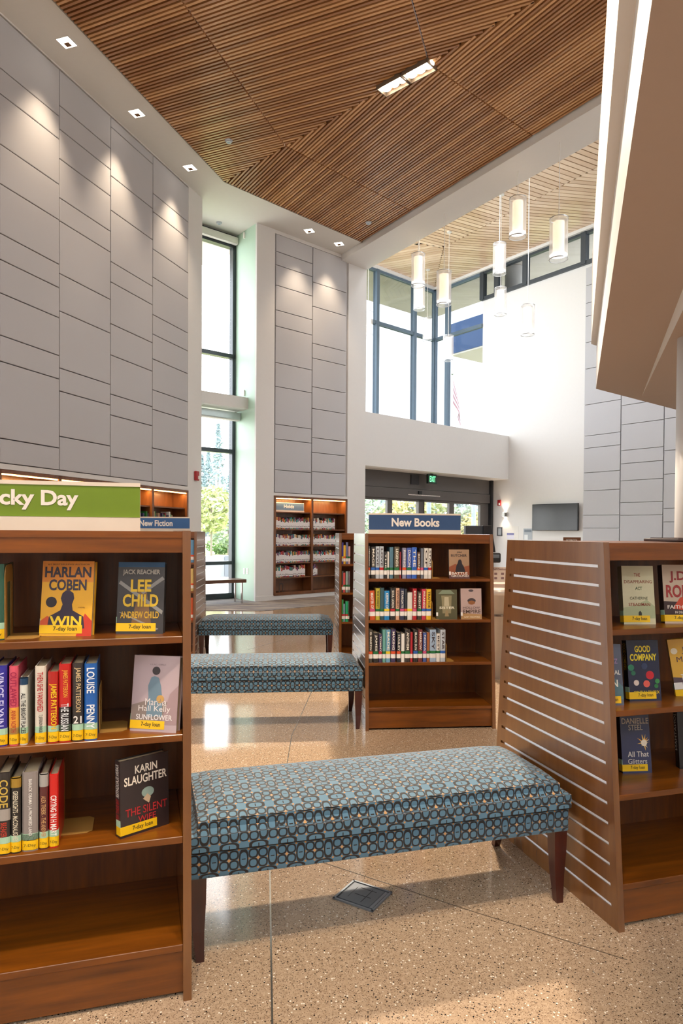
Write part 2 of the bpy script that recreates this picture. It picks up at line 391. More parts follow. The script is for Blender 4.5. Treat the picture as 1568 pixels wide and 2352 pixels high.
bb = MB(); bb.box(-.012, aL, -.014, 0, .006, .1); bb.build('baseboard_back', WHITE).location = PM
C.objects['baseboard_back'].rotation_euler = (0, 0, R(90 - MYAW)); structure(C.objects['baseboard_back'])
gd = (W_right - PM); gy = math.degrees(math.atan2(gd.x, gd.y))
b2 = MB().box(0, gd.length, 0, .014, .006, .1).build('baseboard_green', WHITE); b2.location = PM + dirv(gy + 90) * .014; b2.rotation_euler = (0, 0, R(90 - gy)); structure(b2)

# the tall window
win = empty('window_1', W_right, WYAW); structure(win)
HZ = [0, .74, 3.02, 4.03, 4.95, 7.22]
fr = MB(); wlen = (W_right - W_left).length
for x in (-.075, -wlen + .0): fr.box(x, x + .075, 0, .13, 0, 7.27)
fr.box(-wlen, 0, 0, .13, 0, .12); fr.box(-wlen, 0, 0, .13, .70, .77)
for z in (3.0, 4.05, 4.93): fr.box(-wlen, 0, 0, .13, z - .04, z + .04)
fr.box(-wlen, 0, 0, .13, 7.12, 7.27)
fr.build('window_frame', FRAME, win)
MB().box(-wlen, -.075, .08, .086, .12, 7.12).build('window_pane', GLASS, win)
structure(MB().prism([W_right, W_right + nW * .2 + dW * .1, W_left + nW * .2, W_left], 7.27, ZC + .15).build('trim_8', flat('#2e3236', .5)))
shf = MB().box(-wlen, .05, -.5, -.02, 3.80, 4.03); shf.bevel(.005); o = shf.build('light_shelf', WHITE); o.location = win.location; o.rotation_euler = win.rotation_euler
tag(o, 'long beige light shelf box crossing the tall window halfway up', 'shelf')
rb = empty('roller_blind', win.location, WYAW, 'silver roller blind housing under the beige shelf in the tall window', 'blind')
MB().box(-wlen, -.02, -.24, -.08, 3.62, 3.76).bevel(.01).build('blind_cassette', flat('#b9c6c6', .35, .4), rb); MB().box(-wlen, -.03, -.22, -.1, 3.60, 3.62).build('bottom_bar', WHITE, rb)
rb2 = empty('roller_blind', win.location, WYAW, 'pale roller blind housing at the very top of the tall window', 'blind')
MB().box(-wlen, -.02, -.12, -.02, 7.18, 7.30).bevel(.01).build('blind_cassette', flat('#d5d6cc', .4), rb2); MB().box(-wlen, -.03, -.11, -.03, 7.165, 7.18).build('bottom_bar', WHITE, rb2)

# ceilings
ZW = 7.35
w0, w1, w2 = onz(120, 0, ZW), onz(515, 418, ZW), onz(832, 557, ZW)
wdir = (flatp(w0) - flatp(w1)).normalized(); bdir = (flatp(onz(1375.5, 222, ZW)) - flatp(w2)).normalized()
NEARY = 4.0
wn = w1 + wdir * ((w1.y - NEARY) / -wdir.y); bn = w2 + bdir * ((w2.y - NEARY) / -bdir.y)
rim = [L_near, L_end, W_left + nW * .15, W_right + nW * .15, PM, M_end, (flatp(onz(842, 620, 7.24))), w2, w1, wn, Vector((wn.x, L_near.y, 0))]
structure(MB().prism([(p.x, p.y) for p in rim], ZC, ZC + .12).build('ceiling', CEILW))
structure(MB().prism([(wn.x, L_near.y), (14, L_near.y), (14, NEARY), (wn.x, NEARY)], ZC, ZC + .12).build('ceiling_rear', CEILW))

def clip(poly, p, n):                               # keep the side where (q-p).n >= 0
    out = []
    for a, b in zip(poly, poly[1:] + poly[:1]):
        da, db = (a - p).dot(n), (b - p).dot(n)
        if da >= 0: out.append(a)
        if da * db < 0: out.append(a + (b - a) * (da / (da - db)))
    return out
def slats(name, poly, yaw, pitch, wid, thick, z, mat, back_z, parent, edge=.004, backmat=None):
    d = dirv(yaw); n = Vector((d.y, -d.x, 0)); poly = [flatp(p) for p in poly]; o = sum(poly, Vector()) / len(poly)
    ts = [p.dot(n) for p in poly]; k0, k1 = math.floor(min(ts) / pitch), math.ceil(max(ts) / pitch)
    mb = MB(); tones = []; rnd = random.Random(len(name) + int(o.x * 10))
    for k in range(k0, k1 + 1):
        t = (k + .5) * pitch; xs = []
        for a, b in zip(poly, poly[1:] + poly[:1]):
            da, db = a.dot(n) - t, b.dot(n) - t
            if da * db < 0: xs.append((a + (b - a) * (da / (da - db))).dot(d))
        if len(xs) != 2: continue
        s0, s1 = min(xs) + edge, max(xs) - edge
        if s1 - s0 < .03: continue
        q = lambda s, tt: n * tt + d * s
        nf = len(mb.bm.faces)
        a, b, c, e = q(s0, t - wid / 2), q(s1, t - wid / 2), q(s1, t + wid / 2), q(s0, t + wid / 2)
        mb.hexa([(v.x, v.y, z) for v in (a, b, c, e)] + [(v.x, v.y, z + thick) for v in (a, b, c, e)])
        tones += [rnd.random()] * (len(mb.bm.faces) - nf)
    ob = mb.build(name, mat, parent)
    at = ob.data.attributes.new('tone', 'FLOAT', 'FACE')
    for i, v in enumerate(tones): at.data[i].value = v
    MB().prism([(p.x, p.y) for p in poly], back_z, back_z + .02).build('ceiling_backing', backmat or DARK, parent)
    return ob
wc = empty('ceiling_wood', (0, 0, 0)); structure(wc); wc.rotation_euler = (0, 0, 0)
mit = flatp(w1); mdir = (flatp(onz(1235, 0, ZW)) - mit).normalized(); mn = Vector((mdir.y, -mdir.x, 0))
if (flatp(w2) - mit).dot(mn) < 0: mn = -mn          # mn points into the right-hand field
ln = Vector((wdir.y, -wdir.x, 0))
if (flatp(w2) - flatp(w1)).dot(ln) < 0: ln = -ln
bnn = Vector((bdir.y, -bdir.x, 0))
if (flatp(w1) - flatp(w2)).dot(bnn) < 0: bnn = -bnn
big = [Vector((-8, NEARY, 0)), Vector((16, NEARY, 0)), Vector((16, 20, 0)), Vector((-8, 20, 0))]
Lf = clip(clip(clip(big, mit, -mn), flatp(w1), ln), flatp(w2), bnn)
Rf = clip(clip(big, mit, mn), flatp(w2), bnn)
e2 = (flatp(w2) - flatp(w1)); e2n = Vector((e2.y, -e2.x, 0))
if (Vector((2, 8, 0)) - flatp(w1)).dot(e2n) < 0: e2n = -e2n
Rf = clip(Rf, flatp(w1), e2n)
def split(poly, p, q):
    p, q = flatp(p), flatp(q); n = Vector(((q - p).y, -(q - p).x, 0)).normalized()
    return clip(poly, p + n * .006, n), clip(poly, p - n * .006, -n)
s1a, s1b = onz(415, 0, ZW), onz(655, 335, ZW); s2a, s2b = onz(945, 0, ZW), onz(985, 147, ZW)
r1a, r1b = s1b, onz(945, 485, ZW); r2a, r2b = s2b, onz(1220, 310, ZW)
slat_l = math.degrees(math.atan2(-1, 0)) ; SL_YAW = -67.0; SR_YAW = math.degrees(math.atan2(-bdir.x, -bdir.y))
def pieces(poly, cuts):
    out = [poly]
    for p, q in cuts:
        nx = []
        for g in out:
            for h in split(g, p, q):
                if len(h) > 2: nx.append(h)
        out = nx
    return out
for poly in pieces(Lf, [(s1a, s1b), (s2a, s2b)]): slats('slat_panel', poly, SL_YAW, .058, .031, .055, ZW, SLAT, ZW + .075, wc)
for poly in pieces(Rf, [(r1a, r1b), (r2a, r2b)]): slats('slat_panel', poly, SR_YAW, .058, .031, .055, ZW, SLAT, ZW + .075, wc)
# dark reveal round the wood field
def edge_trim(p, q, name):
    p, q = flatp(p), flatp(q); d = (q - p).normalized(); n = Vector((-d.y, d.x, 0)) * .006
    structure(MB().prism([p - n, q - n, q + n, p + n], ZW - .004, ZC + .06).build(name, flat('#8b8378', .5)))
edge_trim(wn, w1, 'trim_9'); edge_trim(w1, w2, 'trim_10')
# white beam between reading room and lobby
bz = 7.24; f0, f1 = flatp(onz(842, 620, bz)), flatp(onz(1369, 323, bz)); fdir = (f1 - f0).normalized()
bA = flatp(w2); bB = bA + bdir * 16; bC = f0 + fdir * 16
tl_ = line_x(bA, bdir, PM, dM)
structure(MB().prism([(p.x, p.y) for p in (tl_ - bdir * .1, bB, bC, f0 - fdir * .3)], bz, 9.3).build('trim_beam', WHITE))
# lobby ceiling
ZLB = 9.1
lob = empty('ceiling_lobby', (0, 0, 0)); lob.rotation_euler = (0, 0, 0); structure(lob)
j0, j1, j2 = onz(954, 560, ZLB), onz(1019, 568, ZLB), onz(1366, 387, ZLB)
jd = (flatp(j2) - flatp(j1)).normalized()
sd = bdir
fb0 = line_x(flatp(j0), flatp(j1) - flatp(j0), f0 - fdir * .3, fdir); 
fb1 = fb0 + fdir * 15; j3 = flatp(j1) + jd * 12
slats('plank_field', [fb0 - fdir * 0, flatp(j1), j3, fb1], 62, .145, .118, .03, ZLB, LOBW, ZLB + .045, lob, .002, flat('#2a1c12', .9))
cG = G0 + nM * .05
tri = [fb0, flatp(j1), cG, cG - dM * 4.6]
slats('plank_field', tri, -66, .145, .118, .03, ZLB, LOBW, ZLB + .045, lob, .004, flat('#2a1c12', .9))
slats('plank_field', [flatp(j1), cG, cG - dR * 15, j3], 81, .145, .118, .03, ZLB, LOBW, ZLB + .045, lob, .004, flat('#2a1c12', .9))
# box over the doors
structure(MB().prism([(p.x, p.y) for p in (B_l - dM * .6, B_r + dM * .02, G0 + dR * 0 - nM * .05, G_left - nM * .05)], 2.90, 4.12).build('wall_over_doors', WHITE))
# right lobby wall
R_n = Vector((math.cos(R(RYAW)), -math.sin(R(RYAW)), 0))
structure(MB().prism([(p.x, p.y) for p in (R_end, R_end + R_n * .25, R_near + R_n * .25, R_near)], 0, 8.21).build('wall_right', WHITE))
wr = C.objects['wall_right']; before = set(C.objects)
def panel_wall_r(colx, rows, ztop, zbot):
    p = R_pan; d = -dR
    for (xa, xb), ys in zip(colx, rows):
        a = (flatp(onv(xa, 1150, p, RYAW)) - p).dot(d); b = (flatp(onv(xb, 1150, p, RYAW)) - p).dot(d)
        zs = [ztop] + [onv(xa, y, p, RYAW).z for y in ys] + [zbot]
        for z1, z0 in zip(zs, zs[1:]):
            mb = MB(); mb.box(a + .006, b - .006, -.05, 0, z0 + .006, z1 - .006); mb.bevel(.006, 2)
            o = mb.build('acoustic_panel', PANEL, None); o.location = p; o.rotation_euler = (0, 0, R(90 - (RYAW + 180)))
panel_wall_r([(1341, 1425), (1426, 1524), (1525, 1640)], [[660, 700, 730, 790, 850, 932, 1003, 1031, 1087, 1128, 1184, 1213], [700, 780, 860, 933, 977, 1036, 1066, 1105, 1155, 1184], [700, 800, 900, 963, 1036, 1090, 1168, 1199]], 8.1, .1)
bpy.context.view_layer.update()
for o in set(C.objects) - before: child_keep(o, wr)
# upper glazing of the lobby
def glazed(name, p, d, L, z0, z1, posts, rails, inward, mat=FRAME, wpost=.13):
    root = bpy.data.objects.new(name, None); C.objects.link(root); root.location = p; yaw = math.degrees(math.atan2(d.x, d.y)); root.rotation_euler = (0, 0, R(90 - yaw)); structure(root)
    m = MB()
    for s in posts: m.box(s - wpost / 2, s + wpost / 2, -.08, .08, z0, z1)
    for z in rails: m.box(0, L, -.06, .06, z - .05, z + .05)
    m.build('window_frame', mat, root)
    MB().box(0, L, -.004, .004, z0, z1).build('window_pane', GLASS_T, root); return root
def along(px, p, yaw, d, y=800): return (flatp(onv(px, y, p, yaw)) - p).dot(d)
gl0 = G_left; FRAME_BLOOM = flat('#5a6b7a', .4, .1)  # dark frames coloured paler, imitating bloom from the bright windows
glazed('window_2', gl0, dM, 4.0, 4.12, 9.05, [along(863.5, G0, MYAW, dM) + 4.0, along(949.5, G0, MYAW, dM) + 4.0, 4.0], [7.48, 9.0], None, FRAME_BLOOM, .11)
Lr = 14.0
glazed('window_3', G0, -dR, (R_end - G0).length, 4.12, 9.05, [0, along(1028, G0, RYAW, -dR)], [7.48, 9.0, 4.2], None, FRAME_BLOOM, .11)
rc = R_end
glazed('window_4', rc, -dR, Lr, 8.21, 9.05, [0, along(1141, R_end, RYAW, -dR), along(1206, R_end, RYAW, -dR), along(1340, R_end, RYAW, -dR)], [9.0, 8.24], None, FRAME, .14)
structure(MB().prism([(p.x, p.y) for p in (G0 - dM * 4.6 - nM * .12, G0 - nM * .12 + dR * .0, G0 + nM * .1, G0 - dM * 4.6 + nM * .1)], 9.02, 9.12).build('trim_11', WHITE))
structure(MB().prism([(p.x, p.y) for p in (G0 - R_n * .14, G0 + R_n * .1, G0 + R_n * .1 - dR * 16, G0 - R_n * .14 - dR * 16)], 9.02, 9.12).build('trim_12', WHITE))
colp = flatp(onv(1180, 640, R_end + R_n * .55, RYAW))
tag(MB().lathe([(0, 0), (.26, 0), (.26, 9.08), (0, 9.08)], colp, 32).build('round_column', WHITE, None, True), 'round white column rising behind the high lobby windows', 'column')
# entrance doors
def door_u(px): return (flatp(onv(px, 1160, D_r, MYAW)) - D_l).dot(dM)
door = empty('door_1', D_l, MYAW); structure(door)
LD = (D_r - D_l).length; m = MB()
m.box(0, LD - .09, 0, .16, 2.50, 2.91); m.box(0, LD - .09, -.03, .16, 2.24, 2.49)
m.build('door_header', DFRAME, door)
MB().box(LD - .09, LD, -.09, .2, 0, 2.91).build('door_jamb', flat('#25262a', .5), door)
us = [door_u(x) for x in (841, 891, 902, 968, 1033, 1044, 1104)]
m = MB()
for a, b in ((us[1], us[2]), (us[3] - .11, us[3] + .11), (us[4], us[5]), (us[6], LD - .09), (us[0] - .5, us[0] - .4)): m.box(a, b, .02, .1, 0, 2.24)
m.box(0, LD, .02, .1, 2.18, 2.24); m.box(0, LD, .02, .1, 0, .12)
for a in (us[3] - .11, us[3] + .11): m.box(a - .003, a + .003, .0, .02, 0, 2.2)
m.build('door_frame', DFRAME, door); MB().box(0, LD - .1, .05, .058, .12, 2.2).build('door_pane', GLASS, door)
ua, ub = door_u(935), door_u(1008)
MB().box(ua, ub, -.034, -.03, 2.335, 2.36).build('door_label', LABW, door)
mt = MB(); mt.box((ua + ub) / 2 - .26, (ua + ub) / 2 - .14, -.07, -.03, 2.37, 2.45); mt.build('motion_sensor', BLACKP, door)
u0 = door_u(942)
tag(MB().box(u0 - .0, u0 + .30, -.03, -.001, 2.62, 2.86).build('access_panel', flat('#35363c', .6), door), 'dark square panel')
# enclosure on the sides and behind the photographer
structure(MB().box(-14, 14, -6.7, -6.5, 0, ZC + .12).build('wall_front', WHITE))
structure(MB().box(11.8, 12, -6.5, 9, 0, ZC + .12).build('wall_far_right', WHITE))
structure(MB().prism([(-14, -6.5), (-13.8, -6.5), (-13.8, 3), (-14, 3)], 0, ZC + .12).build('wall_far_left', WHITE))

# dropped soffits on the right
zB, zA, zT = 3.05, 3.53, 4.52
def sof(c, near, farp, ext_near, ext_far):
    c, near, farp = flatp(c), flatp(near), flatp(farp); dn = (near - c).normalized(); df = (farp - c).normalized()
    return [c, c + df * ext_far, c + df * ext_far + dn * ext_near, c + dn * ext_near]
pB = sof(onz(1368, 893, zB), onz(1497, 0, zB), onz(1568, 945, zB), 9.5, 6)
pA = sof(onz(1357, 790, zA), onz(1421, 0, zA), onz(1367, 797, zA), 9.5, 6)
pA[1] = pA[0] + (pB[1] - pB[0]); pA[2] = pA[1] + (pA[3] - pA[0])
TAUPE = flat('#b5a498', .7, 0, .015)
def under(mb):                                       # taupe on down-facing faces, white on the rest
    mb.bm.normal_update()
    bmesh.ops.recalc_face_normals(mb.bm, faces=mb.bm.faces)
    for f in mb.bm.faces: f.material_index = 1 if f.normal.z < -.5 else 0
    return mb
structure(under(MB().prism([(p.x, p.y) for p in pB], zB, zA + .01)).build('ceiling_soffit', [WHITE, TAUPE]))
structure(MB().prism([(p.x, p.y) for p in pA], zA, zT).build('ceiling_upper_soffit', WHITE))
c0, c1 = flatp(onz(1474, 909, zB)), flatp(onz(1568, 662, zB)); cd = (c1 - c0).normalized(); drop = .15 / (c1 - c0).length
rr = Vector((-cd.y, cd.x, 0)); rr = rr if rr.x > 0 else -rr
cn = c0 + cd * 4.5; 
wq = MB(); A_, B_, C_, D_ = c0, cn, cn + rr * 5, c0 + rr * 5
wq.hexa([(A_.x, A_.y, zB - .005), (B_.x, B_.y, zB - drop * 4.5), (C_.x, C_.y, zB - drop * 4.5), (D_.x, D_.y, zB - .005), (A_.x, A_.y, zB), (B_.x, B_.y, zB), (C_.x, C_.y, zB), (D_.x, D_.y, zB)])
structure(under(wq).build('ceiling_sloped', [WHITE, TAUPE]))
cp_ = onz(1561, 775, 2.93); cpv = flatp(ray(1598, 1220)) * (cp_.y / ray(1598, 1220).y)
tag(MB().lathe([(0, 0), (.155, 0), (.155, 2.97), (0, 2.97)], cpv, 32).build('round_column', WHITE, None, True), 'white column at the right edge under the low soffit', 'column')
# ================================================================= BOOKCASES
def front_y(z, H): return .109 * z / H
def bookcase(name, loc, yaw, W, label, H=1.36, D=.88, outer=('l', 'r')):
    k = H / 1.36; root = empty(name, loc, yaw, label, 'bookcase')
    ft = .109
    def yz(z, inset=0): return ft * z / H + inset, D - ft * z / H - inset
    th = .024
    for side in ('l', 'r'):
        x0, x1 = (0, th) if side == 'l' else (W - th, W)
        ox, s = (x0, -1) if side == 'l' else (x1, 1)                     # outer face
        core0, core1 = (x0 + .007, x1) if side == 'l' else (x0, x1 - .007)
        m = MB(); m.plate([(0, 0), (D, 0), (D - ft, H), (ft, H)], 'x', core0, core1)
        f0, f1 = (x0, x0 + .007) if side == 'l' else (x1 - .007, x1)
        st = .035
        m.plate([(0, 0), (st, 0), (ft + st, H), (ft, H)], 'x', f0, f1); m.plate([(D - st, 0), (D, 0), (D - ft, H), (D - ft - st, H)], 'x', f0, f1)
        gr = [(.0755 + .0704 * i) * k for i in range(18)]; hg = .0055
        zs = [0] + gr + [H]
        for i in range(19):
            a, b = zs[i] + (hg if i else 0), zs[i + 1] - (hg if i < 18 else 0)
            m.plate([(yz(a)[0] + st, a), (yz(a)[1] - st, a), (yz(b)[1] - st, b), (yz(b)[0] + st, b)], 'x', f0, f1)
        sp_ = m.build('side_panel', CASE_END, root)
        g0, g1 = (x0 + .0035, x0 + .007) if side == 'l' else (x1 - .007, x1 - .0035)
        g = MB()
        for z in gr: g.plate([(yz(z)[0] + st + .004, z - .005), (yz(z)[1] - st - .03, z - .005), (yz(z)[1] - st - .03, z + .005), (yz(z)[0] + st + .004, z + .005)], 'x', g0, g1)
        g.build('slatwall_insert', flat('#f0f3f8', .35, 0), sp_)  # aluminium strips coloured white to imitate window reflections
    a, b = th, W - th
    MB().box(a, b, D / 2 - .009, D / 2 + .009, .02, H - .02).build('back_panel', CASE, root)
    MB().box(a, b, yz(H)[0] + .004, yz(H)[1] - .004, H - .022, H - .002).build('top_board', CASEH, root)
    for s in (0, 1):
        y = (yz(H)[0] + .006, yz(H)[0] + .026) if s == 0 else (yz(H)[1] - .026, yz(H)[1] - .006)
        MB().box(a, b, y[0], y[1], H - .066 * k, H - .003).build('top_fascia', CASEH, root)
    tops = [z * k for z in (1.045, .757, .463, .157)]
    for zt in tops:
        for s in (0, 1):
            ya, yb = (front_y(zt, H) + .004, D / 2 - .009) if s == 0 else (D / 2 + .009, D - front_y(zt, H) - .004)
            m = MB().box(a, b, ya, yb, zt - .021, zt); m.bevel(.0015, 1); m.build('shelf', CASEH, root)
    for s in (0, 1):
        y = (.028, .046) if s == 0 else (D - .046, D - .028)
        MB().box(a, b, y[0], y[1], .012, tops[3] - .021).build('kick_board', CASEH, root)
    return root, tops
YD1, YD2, YD3 = 73.6, 84.5, 86.0
cA, cB = onz(440, 2297, 0), onz(1421, 2143, 0)
WC = .915
HL, HR, HN = 1.376, 1.345, 1.366
case_l, tops_l = bookcase('bookcase', flatp(cA) - dirv(YD1) * WC, YD1, WC, 'nearest bookcase on the left, under the green sign', HL)
case_r, tops_r = bookcase('bookcase', flatp(cB), YD1, WC, 'nearest bookcase on the right, with a slatted brown end panel', HR)
cN = onz(839, 1680, 0)
case_n, tops_n = bookcase('bookcase', flatp(cN), YD2, WC + .01, 'bookcase under the navy sign in the middle of the room', HN)
Y3 = 6.80
p3 = ray(780, 1300); p3 = Vector((p3.x / p3.y * Y3, Y3, 0))
case_3, tops_3 = bookcase('bookcase', p3, YD3, WC, 'narrow-looking bookcase just behind the one with the navy sign', 1.365)
p3l = ray(448, 1300); p3l = Vector((p3l.x / p3l.y * Y3, Y3, 0))
case_f, tops_f = bookcase('bookcase', p3l - dirv(YD3) * WC, YD3, WC, 'far left bookcase under the blue sign behind the nearest case', 1.372)

def sign(case, H, x0, x1, h, word, wx, wz, colr, label, y=.30, foot=.035, tcol='#ece4da', bold=.03):
    o = empty('bookcase_sign', case.matrix_basis @ Vector(((x0 + x1) / 2, y, H - .002)), 90 - math.degrees(case.rotation_euler.z), label, 'sign')
    w = (x1 - x0) / 2
    MB().box(-w - .02 if False else -w, w, -.02, .02, 0, foot).build('sign_base', SIGNB, o)
    MB().box(-w, w, -.008, .008, foot, h).build('sign_frame', SIGNB, o)
    spn = MB().box(-w, w - .001, -.011, -.006, foot + .002, h - .012).build('sign_panel', flat(colr, .35), o)
    MB().box(-w, w, -.013, .013, h - .012, h).build('top_rail', SIGNB, o)
    hh = h - .012 - foot
    for wd_, xa_, xb_ in (word if isinstance(word, list) else [(word, wx[0], wx[1])]): text(spn, wd_, -w + xa_ * 2 * w, -w + xb_ * 2 * w, foot + wz[0] * hh, foot + wz[1] * hh, -.0125, flat(tcol, .5), bold, 'sign_lettering')
    return o
bpy.context.view_layer.update()

# ------------------------------------------------------------- upholstered benches
def bench(loc, yaw, L, label, D=.52, zb=.265, zs=.358, zt=.472):
    root = empty('upholstered_bench', loc, yaw, label, 'bench', None)
    m = MB().box(0, L, .012, D - .012, zb, zs); m.bevel(.008, 2); m.build('seat_rail', FABRIC, root, uv=True)
    m = MB(); m.box(0, L, 0, D, zs, zt - .035); bmesh.ops.bevel(m.bm, geom=[e for e in m.bm.edges if e.verts[0].co.z > zt - .05 and e.verts[1].co.z > zt - .05], offset=.03, segments=3, affect='EDGES')
    # crown the cushion top
    bmesh.ops.subdivide_edges(m.bm, edges=[e for e in m.bm.edges if abs(e.verts[0].co.x - e.verts[1].co.x) > .5], cuts=14)
    top = max(v.co.z for v in m.bm.verts)
    fs = [f for f in m.bm.faces if all(v.co.z > top - .001 for v in f.verts)]
    es = list({e for f in fs for e in f.edges if abs(e.verts[0].co.y - e.verts[1].co.y) > .2})
    bmesh.ops.subdivide_edges(m.bm, edges=es, cuts=6)
    for v in m.bm.verts:
        if v.co.z > top - .001:
            a = min(1, min(v.co.x, L - v.co.x) / .12); b = min(1, min(v.co.y, D - v.co.y) / .17)
            v.co.z += .037 * (math.sin(a * 1.57) * math.sin(max(0, b) * 1.57))
    m.build('seat_cushion', FABRIC, root, smooth=False, uv=True)
    me = root.children[-1].data
    for p in me.polygons: p.use_smooth = True
    m2 = MB().box(.002, L - .002, .002, D - .002, zs - .004, zs + .003); m2.build('seam', flat('#1c1a1a', .8), root)
    for x, sx in ((.03, 1), (L - .03, -1)):
        for y, sy in ((.045, 1), (D - .045, -1)):
            w = .026; m = MB(); prof = [(zb, w, 0), (zb * .7, w * .92, -.002), (zb * .35, w * .72, .008 if False else -.004), (0, w * .5, -.02)]
            rings = []
            for (z, r, off) in prof:
                cx_, cy_ = x - sx * off * .3, y + (off if sy > 0 else -off)
                rings.append([(cx_ - r, cy_ - r, z), (cx_ + r, cy_ - r, z), (cx_ + r, cy_ + r, z), (cx_ - r, cy_ + r, z)])
            for a, b in zip(rings, rings[1:]): m.hexa(list(b) + list(a))
            bmesh.ops.remove_doubles(m.bm, verts=m.bm.verts, dist=1e-5); m.build('leg', LEGW, root)
    return root
l1, r1 = flatp(onz(454, 2204, 0)), flatp(onz(1294, 2066, 0)); yb1 = math.degrees(math.atan2((r1 - l1).x, (r1 - l1).y))
d1 = dirv(yb1); L1 = (r1 - l1).length + .038
b1 = bench(l1 - d1 * .03 - dirv(yb1 - 90) * .03, yb1, L1, 'nearest patterned teal bench between the two front bookcases')
r2_ = flatp(onz(828, 1673, 0)); b2_ = bench(r2_ + dirv(YD2) * .012 - dirv(YD2) * 1.42 - dirv(YD2 - 90) * .03, YD2, 1.42, 'middle patterned teal bench ending against the bookcase under the navy sign')
q = ray(455, 1450); q2 = ray(765, 1450); Yb = 7.0
b3_ = bench(Vector((q.x / q.y * Yb, Yb, 0)), YD3, (q2.x / q2.y - q.x / q.y) * Yb, 'farthest patterned teal bench, nearest the carpet', zb=.29)

# ------------------------------------------------------------- books
def spine_book(case, zs, x0, x1, y, h, d, colr, label, group, title=None, tcol='#f0eadc', band=None, dot=None, lab='day', lean=0, extra=(), big=True, cat='book', lay=None):
    o = empty('book', case.matrix_basis @ Vector(((x0 + x1) / 2, y, zs)), 90 - math.degrees(case.rotation_euler.z), label, cat, group)
    o.rotation_euler = (0, lean, case.rotation_euler.z); w = (x1 - x0) / 2
    cov = flat(colr, .3, 0, .06, .3)
    m = MB(); r = min(w * .9, .006)
    # rounded spine, boards either side
    pts = [(-w, d), (-w, r), (-w * .75, r * .35), (-w * .35, .0), (w * .35, .0), (w * .75, r * .35), (w, r), (w, d), (w - .0025, d), (w - .0025, r + .004), (-w + .0025, r + .004), (-w + .0025, d)]
    m.prism(pts, 0, h); cv = m.build('cover', cov, o)
    MB().box(-w + .0025, w - .0025, r + .004, d - .004, .003, h - .005).build('pages', PAGES, o)
    e = -.0008
    def band_(z0, z1, mat, nm):
        g = MB(); ins = .0004
        P = [(-w - ins, r), (-w * .75, r * .35 - .0007), (-w * .35, -.0007), (w * .35, -.0007), (w * .75, r * .35 - .0007), (w + ins, r), (w + ins, r + .012), (-w - ins, r + .012)]
        g.prism(P, z0, z1); return g.build(nm, mat, o)
    for (z0, z1, c) in extra: band_(z0 * h, z1 * h, flat(c, .35), 'spine_band')
    if lab == 'day':
        ll = band_(.004, .032, YEL, 'loan_label'); band_(.0325, .05, MINT, 'call_label')
        text(ll, '7-Day', -w * .8, w * .8, .012, .022, -.0018, flat('#3a3414', .6), .0, 'label_lettering')
    elif lab == 'white':
        band_(.028, .058, LABW, 'call_label')
        if dot: band_(.060, .078, flat(dot, .5), 'genre_dot')
    if title:
        n = len(title)
        for (s, z0, z1, k, tc) in title:
            text(cv, s, -w * abs(k), w * abs(k), z0 * h, z1 * h, -.0016, flat(tc, .5), .015, 'title_lettering', k > 0)
    return o
FC = {}
def cover_book(case, p_bl, p_br, h, t, colr, label, group=None, tilt=8, spine=None, day=True, lab_w=.82, name='book'):
    """standing face out: bottom-left and bottom-right corners of the front board in the world"""
    a, b = Vector(p_bl), Vector(p_br); d = b - a; yaw = math.degrees(math.atan2(d.x, d.y)); W = d.length
    o = empty(name, a + d * .5, yaw, label, 'book', group); o.rotation_euler = (-R(tilt), 0, R(90 - yaw))
    w = W / 2; cov = flat(colr, .25, 0, .04, .4)
    FC[o.name] = MB().box(-w, w, 0, .003, 0, h).build('front_cover', cov, o); MB().box(-w, w, t - .003, t, 0, h).build('back_cover', cov, o)
    MB().box(-w, -w + .003, .0005, t - .0005, 0, h).build('spine', flat(spine or colr, .3, 0, .04, .3), o)
    MB().box(-w + .003, w - .005, .003, t - .003, .003, h - .004).build('pages', PAGES, o)
    if day:
        ll = MB().box(-w - .0006, -w + 2 * w * lab_w, -.001, .004, .008, .033).build('loan_label', YEL, o)
        MB().box(-w - .001, -w + .001, 0, t * .8, .008, .033).build('loan_label', YEL, o); MB().box(-w - .001, -w + .001, 0, t * .8, .033, .052).build('call_label', MINT, o)
        text(ll, '7-day loan', -w + 2 * w * lab_w * .32, -w + 2 * w * lab_w * .88, .0125, .0285, -.0016, flat('#3a3414', .6), .01, 'label_lettering')
    return o, w, h
def ct(o, w, h, s, fx0, fx1, fz0, fz1, colr, bold=.02, nm='title_lettering'):
    return text(FC[o.name], s, -w + 2 * w * fx0, -w + 2 * w * fx1, h * fz0, h * fz1, -.0012, flat(colr, .45), bold, nm)
def shape(o, w, h, pts, colr, nm, y=-.0008):
    P = [(-w + 2 * w * a, h * b) for a, b in pts]; return MB().plate(P, 'y', y, .0005).build(nm, flat(colr, .4), FC[o.name])
def disc(o, w, h, fx, fz, r, colr, nm, y=-.0010, sx=1, sz=1, seg=28):
    c = (-w + 2 * w * fx, h * fz); return MB().plate([(c[0] + r * sx * math.cos(2 * math.pi * i / seg), c[1] + r * sz * math.sin(2 * math.pi * i / seg)) for i in range(seg)], 'y', y, .0005).build(nm, flat(colr, .4), FC[o.name])
